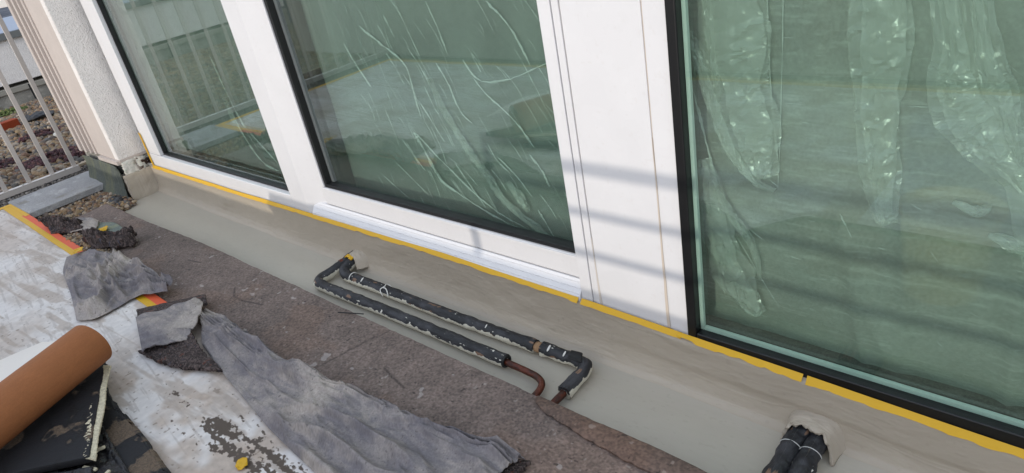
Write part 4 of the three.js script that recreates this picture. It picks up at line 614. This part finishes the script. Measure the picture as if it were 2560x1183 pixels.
const scrap = (x, y, z, s, seed, lab) => single('tape_scrap', patch([[[x - s, y, z - s * 0.5], [x, y, z - s * 0.9], [x + s, y, z - s * 0.3]], [[x - s * 0.8, y, z + s * 0.3], [x, y, z + s * 0.2], [x + s * 1.1, y, z + s * 0.4]], [[x - s * 0.3, y, z + s * 0.8], [x + s * 0.2, y, z + s * 0.9], [x + s * 0.7, y, z + s * 0.9]]], 10, 10, 0.002, (P, u, v) => { P.y += s * 0.7 * fbm(u, v, 3, 3, 3, seed); }), mTape, lab, 'tape', 'crumpled yellow tape scraps');
scrap(-4.33, 0.073, 0.535, 0.035, 1050, 'crumpled yellow tape scrap on the grey green membrane patch');
scrap(-4.09, 0.098, 0.735, 0.03, 1053, 'crumpled yellow tape scrap at the fleece corner beside red tape');
scrap(-1.775, 0.073, 1.0, 0.022, 1056, 'crumpled yellow tape scrap on the muddy white sheet');
{ const g = tube([[-2.215, 0.066, 0.345], [-2.16, 0.068, 0.325], [-2.105, 0.066, 0.3]], 0.0025, 12, 6); single('plastic_strip', g, mGasket, 'thin black plastic strip lying on the felt edge', 'strip'); }

// ================================================================ BITUMEN PILE AND PAPER ROLL
{
  const R = rng(1100), y0 = 0.085;
  const a = thing('bitumen_board', 'lower black tarry board with dark strip edge, bottom left', 'board', [-2.2, 0.08, 1.35]);
  part('board', patch([[[-2.62, y0, 1.1], [-2.43, y0, 1.135], [-2.4, y0, 1.13]], [[-2.4, y0, 1.3], [-2.15, y0, 1.16], [-2.1, y0, 1.15]], [[-2.2, y0, 1.7], [-1.8, y0, 1.25], [-1.7, y0, 1.17]]], 30, 30, 0.025, (P, u, v) => { P.y += 0.004 * fbm(u, v, 6, 6, 3, 1101); }), mBit, a, { label: 'dark brown flat strip' });
  const lumps = []; for (let i = 0; i < 46; i++) { const g = new THREE.IcosahedronGeometry(1, 2), p = g.attributes.position, s = 0.015 + 0.03 * R(); for (let k = 0; k < p.count; k++) { const f = 0.65 + 0.7 * vn(p.getX(k) * 2 + i * 7 + 50, p.getY(k) * 2 + p.getZ(k) * 1.7 + 50, 1103); p.setXYZ(k, p.getX(k) * f * s, p.getY(k) * f * s * 0.45, p.getZ(k) * f * s); } g.computeVertexNormals(); const q = R(), x = -2.38 + 0.5 * q + 0.06 * (R() - 0.5), z = 1.24 + 0.06 * q + 0.26 * R() * (1 - 0.3 * q); g.translate(x, 0.105, z); lumps.push(g); }
  part('tar_lumps', join(lumps), mTar, a, { kind: 'stuff' });
  part('tar_skin', patch([[[-2.52, 0.101, 1.2], [-2.38, 0.101, 1.22], [-2.34, 0.101, 1.2]], [[-2.35, 0.103, 1.4], [-2.18, 0.103, 1.27], [-2.13, 0.101, 1.22]], [[-2.2, 0.101, 1.65], [-1.95, 0.101, 1.3], [-1.88, 0.101, 1.24]]], 40, 40, 0.006, (P, u, v) => { P.y += 0.014 * fbm(u, v, 8, 8, 4, 1105); P.x += v > 0.9 ? 0.03 * (fbm(u, 0.3, 14, 2, 3, 1107) - 0.5) : 0; }), mTar, a);
  for (const [x, z, r] of [[-2.13, 1.3, 0.4], [-2.2, 1.26, 1.2], [-2.05, 1.29, 2]]) { const g = box(-0.028, 0.028, -0.004, 0.004, -0.006, 0.006, 0.003); g.rotateY(r); g.translate(x, 0.125, z); part('wood_splinter', g, mTorn, a); }
  const b = thing('bitumen_board', 'upper bitumen board with torn white insulation edge, under the brown roll', 'board', [-2.45, 0.13, 1.35]);
  part('board', patch([[[-2.86, 0.15, 1.05], [-2.72, 0.152, 1.05], [-2.615, 0.152, 1.075]], [[-2.66, 0.15, 1.3], [-2.5, 0.155, 1.22], [-2.37, 0.152, 1.18]], [[-2.46, 0.148, 1.75], [-2.27, 0.15, 1.45], [-2.125, 0.148, 1.285]]], 40, 40, 0.022, (P, u, v) => { P.y += 0.006 * fbm(u, v, 5, 5, 3, 1111); }), mBit, b);
  part('torn_edge', patch([[[-2.63, 0.16, 1.08], [-2.59, 0.158, 1.062]], [[-2.5, 0.163, 1.145], [-2.47, 0.16, 1.118]], [[-2.385, 0.163, 1.19], [-2.345, 0.158, 1.168]], [[-2.24, 0.163, 1.245], [-2.21, 0.158, 1.232]], [[-2.135, 0.16, 1.29], [-2.1, 0.156, 1.278]]], 300, 10, 0.006, (P, u, v) => { const k = fbm(u, v, 120, 8, 3, 1113) - 0.5; P.y += 0.004 * k; const q = 0.035 * (fbm(u, 0.2, 60, 2, 3, 1115) + 0.5 * fbm(u, 0.6, 9, 2, 2, 1116) - 0.5) * Math.pow(1 - v, 1.2); P.x -= q * 0.5; P.z += q * 0.85; }), mTorn, b);
  part('tar_edge', patch([[[-2.12, 0.13, 1.29], [-2.27, 0.13, 1.46], [-2.46, 0.13, 1.76]], [[-2.1, 0.115, 1.3], [-2.25, 0.115, 1.475], [-2.44, 0.115, 1.775]]], 6, 30, 0.02, (P, u, v) => { P.y += 0.008 * (fbm(u, v, 4, 14, 3, 1117) - 0.5); }), mTar, b);
}
{ // brown paper roll, wound loosely, with its white side showing where it opens
  const t = thing('paper_roll', 'thick roll of brown protective paper lying on the bitumen boards', 'paper roll', [-2.5, 0.17, 1.3]);
  const A = new THREE.Vector3(-2.625, 0.255, 1.075), B = new THREE.Vector3(-2.37, 0.255, 1.62), D = B.clone().sub(A), L = D.length(); D.normalize();
  const side = new THREE.Vector3().crossVectors(D, new THREE.Vector3(0, 1, 0)).normalize(), upv = new THREE.Vector3().crossVectors(side, D).normalize();
  const wound = (r0, r1, a0, a1, n, lenIn) => { const pos = [], uv = [], idx = []; for (let i = 0; i <= n; i++) { const f = i / n, a = mix(a0, a1, f), r = mix(r0, r1, f); for (let j = 0; j <= 24; j++) { const s = mix(lenIn, L, j / 24), flat = 1 - 0.05 * Math.pow(Math.max(0, -Math.sin(a)), 2) + 0.015 * (fbm(f, j / 24, 6, 4, 3, 1130) - 0.5), p = A.clone().addScaledVector(D, s).addScaledVector(side, Math.cos(a) * r * flat).addScaledVector(upv, Math.sin(a) * r * flat * 0.97); pos.push(p.x, p.y, p.z); uv.push(a * r, s); } } for (let i = 0; i < n; i++) for (let j = 0; j < 24; j++) { const q = i * 25 + j; idx.push(q, q + 1, q + 25, q + 1, q + 26, q + 25); } const g = new THREE.BufferGeometry(); g.setAttribute('position', new THREE.Float32BufferAttribute(pos, 3)); g.setAttribute('uv', new THREE.Float32BufferAttribute(uv, 2)); g.setIndex(idx); g.computeVertexNormals(); g.userData.ownUV = true; return g; };
  part('outer_wrap', wound(0.085, 0.0835, -0.6, Math.PI * 2 - 0.6, 64, 0), mPaper, t);
  part('inner_wrap', wound(0.0825, 0.06, 0, Math.PI * 6, 120, 0.004), mPaper, t);
  part('loose_leaf', patch([[[-2.975, 0.2, 1.17], [-2.965, 0.215, 1.33], [-2.94, 0.22, 1.5]], [[-2.85, 0.24, 1.163], [-2.8, 0.25, 1.33], [-2.72, 0.26, 1.52]], [[-2.71, 0.275, 1.12], [-2.64, 0.28, 1.33], [-2.52, 0.285, 1.55]]], 20, 20, 0.001, null, [0.3, 0.4]), mWhitePaper, t, { label: 'white unrolled paper leaf' });
}

// ================================================================ PIPES
{
  const yc = 0.028, r = 0.0238;
  const A = [[-2.575, 0.055, -0.02], [-2.579, 0.05, 0.034], [-2.582, 0.04, 0.08], [-2.588, 0.032, 0.14], [-2.588, yc, 0.19], [-2.572, yc, 0.214], [-2.535, yc, 0.221], [-2.375, yc, 0.219], [-2.22, yc, 0.212], [-2.0, yc, 0.209], [-1.752, yc, 0.207], [-1.44, yc + 0.002, 0.204]];
  const B = [[-2.532, 0.055, -0.02], [-2.537, 0.05, 0.034], [-2.54, 0.04, 0.072], [-2.528, 0.034, 0.1], [-2.495, 0.03, 0.114], [-2.43, yc, 0.114], [-2.297, yc, 0.111], [-2.135, yc, 0.11], [-1.948, yc, 0.108], [-1.75, yc, 0.104], [-1.51, yc, 0.094], [-1.4, yc, 0.091]];
  const B2 = [[-1.372, yc, 0.09], [-1.3, yc, 0.086], [-1.23, yc, 0.084], [-1.19, yc + 0.002, 0.092], [-1.177, yc, 0.12], [-1.175, yc - 0.001, 0.165], [-1.174, yc - 0.004, 0.225]];
  const ta = thing('insulated_pipe', 'black insulated pipe loop nearest the felt, ending in bare copper bend', 'pipe', [-2, 0, 0.2], 'heating pipes in the channel');
  const ia = part('insulation', tube(A, r, 260, 20, 0.0036, 1200), pipeMat(1.45, 1200, 0.56), ta);
  part('copper_end', tube([[-1.47, yc, 0.205], [-1.41, yc, 0.207], [-1.34, yc, 0.208], [-1.295, yc, 0.212], [-1.262, yc - 0.002, 0.228], [-1.25, yc - 0.006, 0.262], [-1.256, yc - 0.012, 0.33]], 0.0115, 60, 14, 0.0008, 1205), mCopper, ta);
  part('bare_gap', tube([[-2.582, 0.043, 0.062], [-2.584, 0.041, 0.078]], r * 1.03, 4, 18), mCopper, ta);
  part('foam_rim', (() => { const g = new THREE.TorusGeometry(0.018, 0.006, 8, 20); g.rotateY(Math.PI / 2); g.translate(-1.439, yc + 0.002, 0.204); return g; })(), mGasket, ia);
  const tb = thing('insulated_pipe', 'black insulated pipe loop nearest the wall, tied with white string', 'pipe', [-1.9, 0, 0.1], 'heating pipes in the channel');
  const ib = part('insulation', tube(B, r, 260, 20, 0.004, 1210), pipeMat(1.25, 1210, 0.56), tb);
  part('insulation', tube(B2, r, 110, 20, 0.005, 1220), pipeMat(0.42, 1220, 0.56), tb);
  part('scuffed_joint', tube([[-1.405, yc, 0.091], [-1.385, yc, 0.0905], [-1.368, yc, 0.09]], 0.0185, 8, 16, 0.002, 1225), std({ map: tTorn.map, color: 0xb89a88, roughness: 1 }), tb);
  part('copper_end', tube([[-1.175, yc - 0.002, 0.2], [-1.176, yc - 0.006, 0.26], [-1.18, yc - 0.012, 0.34]], 0.0125, 20, 14, 0.001, 1227), mCopper, tb);
  part('foam_lip', patch([[[-1.26, 0.05, 0.07], [-1.215, 0.052, 0.068]], [[-1.255, 0.049, 0.09], [-1.2, 0.051, 0.09]], [[-1.25, 0.047, 0.105], [-1.19, 0.05, 0.108]]], 8, 8, 0.004, (P, u, v) => { P.y += 0.006 * v * fbm(u, v, 3, 3, 2, 1229); }), mGasket, tb);
  // string round the wall-side pipe
  const loop = []; for (let k = 0; k <= 16; k++) { const a = -0.5 + k / 16 * 3.9; loop.push([-2.215 + 0.006 * Math.sin(k), yc + Math.sin(a) * 0.0268, 0.1105 + Math.cos(a) * 0.0268]); }
  part('string', tube(loop, 0.0024, 40, 6), mString, ib);
  part('string', tube([[-2.21, yc + 0.0245, 0.122], [-2.19, yc + 0.0265, 0.124], [-2.172, yc + 0.02, 0.132], [-2.166, yc + 0.005, 0.138]], 0.0024, 20, 6), mString, ib);
  const l2 = []; for (let k = 0; k <= 10; k++) { const a = 0.2 + k / 10 * 2.2; l2.push([-2.44, yc + 0.002 + Math.sin(a) * 0.0258, 0.114 + Math.cos(a) * 0.0258]); } part('string', tube(l2, 0.002, 20, 6), mString, ib);
  // paint drips
  for (const [x, z, s] of [[-1.335, 0.1, 1], [-1.27, 0.098, 0.8], [-1.62, 0.112, 0.6], [-2.36, 0.125, 0.9]]) { const g = new THREE.SphereGeometry(0.006 * s, 10, 8); g.scale(0.7, 0.5, 2.2); g.rotateX(0.5); g.translate(x, yc + 0.022, z - 0.003); part('paint_drip', g, mString, ib); }
  // collar where both leave the wall
  const c = thing('wall_collar', 'grey coated sleeve with yellow rim where the two pipes leave the upstand', 'collar', [-2.53, 0.03, 0.0]);
  part('sleeve', patch([[[-2.612, 0.05, -0.006], [-2.555, 0.082, -0.008], [-2.49, 0.078, -0.006], [-2.462, 0.025, 0.0]], [[-2.605, 0.05, 0.016], [-2.555, 0.08, 0.018], [-2.5, 0.075, 0.022], [-2.478, 0.025, 0.03]], [[-2.598, 0.052, 0.032], [-2.555, 0.077, 0.038], [-2.512, 0.071, 0.046], [-2.496, 0.025, 0.056]]], 30, 40, 0.008, (P, u, v) => { P.y += 0.005 * (fbm(u, v, 9, 12, 3, 1240) - 0.5); P.z += 0.006 * (fbm(v, u, 6, 6, 3, 1243) - 0.5); }), mCoatUp, c);
  part('yellow_rim', patch([[[-2.605, 0.058, 0.03], [-2.56, 0.08, 0.036], [-2.52, 0.076, 0.042]], [[-2.6, 0.058, 0.048], [-2.557, 0.077, 0.052], [-2.516, 0.073, 0.06]]], 10, 24, 0.005, (P, u, v) => { P.y += 0.006 * (fbm(u, v, 3, 9, 3, 1245) - 0.4); P.z += u * 0.014 * (fbm(v, 0.5, 9, 2, 3, 1247) - 0.4); }), mTape, c);
}
{ // pair of pipes at the lower right
  const y = 0.037, tc = thing('wall_collar', 'broad grey coated sleeve at the lower right where two stout pipes emerge', 'collar', [-0.49, 0.03, 0.02]);
  part('sleeve', patch([[[-0.575, 0.004, -0.005], [-0.553, 0.065, -0.01], [-0.5, 0.082, -0.012], [-0.44, 0.072, -0.01], [-0.41, 0.004, 0.0]], [[-0.57, 0.004, 0.02], [-0.547, 0.066, 0.022], [-0.5, 0.078, 0.022], [-0.45, 0.068, 0.024], [-0.423, 0.004, 0.03]], [[-0.566, 0.004, 0.05], [-0.543, 0.064, 0.05], [-0.5, 0.074, 0.046], [-0.452, 0.066, 0.055], [-0.426, 0.004, 0.07]]], 36, 50, 0.007, (P, u, v) => { P.y += 0.006 * (fbm(u, v, 5, 7, 3, 1260) - 0.5); if (u > 0.7) P.z += 0.035 * (u - 0.7) / 0.3 * (fbm(v, 0.4, 20, 2, 4, 1263) - 0.4); }), mCoatUp, tc);
  for (const [x0, dx, lab, sd] of [[-0.522, 0.004, 'left one of the stout tar black pipes at the lower right', 1270], [-0.472, 0.008, 'right one of the stout tar black pipes at the lower right', 1280]]) {
    const t = thing('tarred_pipe', lab, 'pipe', [x0, 0, 0.2], 'pair of tarred pipes');
    part('insulation', tube([[x0, y, -0.02], [x0, y, 0.08], [x0 + dx * 0.5, y, 0.16], [x0 + dx, y - 0.001, 0.24], [x0 + dx, y - 0.004, 0.31]], 0.0265, 140, 24, 0.007, sd), pipeMat(0.4, sd, 0.3), t);
    const ins = t.children[0], l = []; for (let k = 0; k <= 12; k++) { const a = 0.15 + k / 12 * 2.6; l.push([x0 + Math.cos(a) * 0.0285, y + Math.sin(a) * 0.0285, 0.1 + 0.004 * k / 12]); } part('wire_tie', tube(l, 0.0012, 24, 6), mMetal, ins);
  }
}
renderer.render(scene, camera);
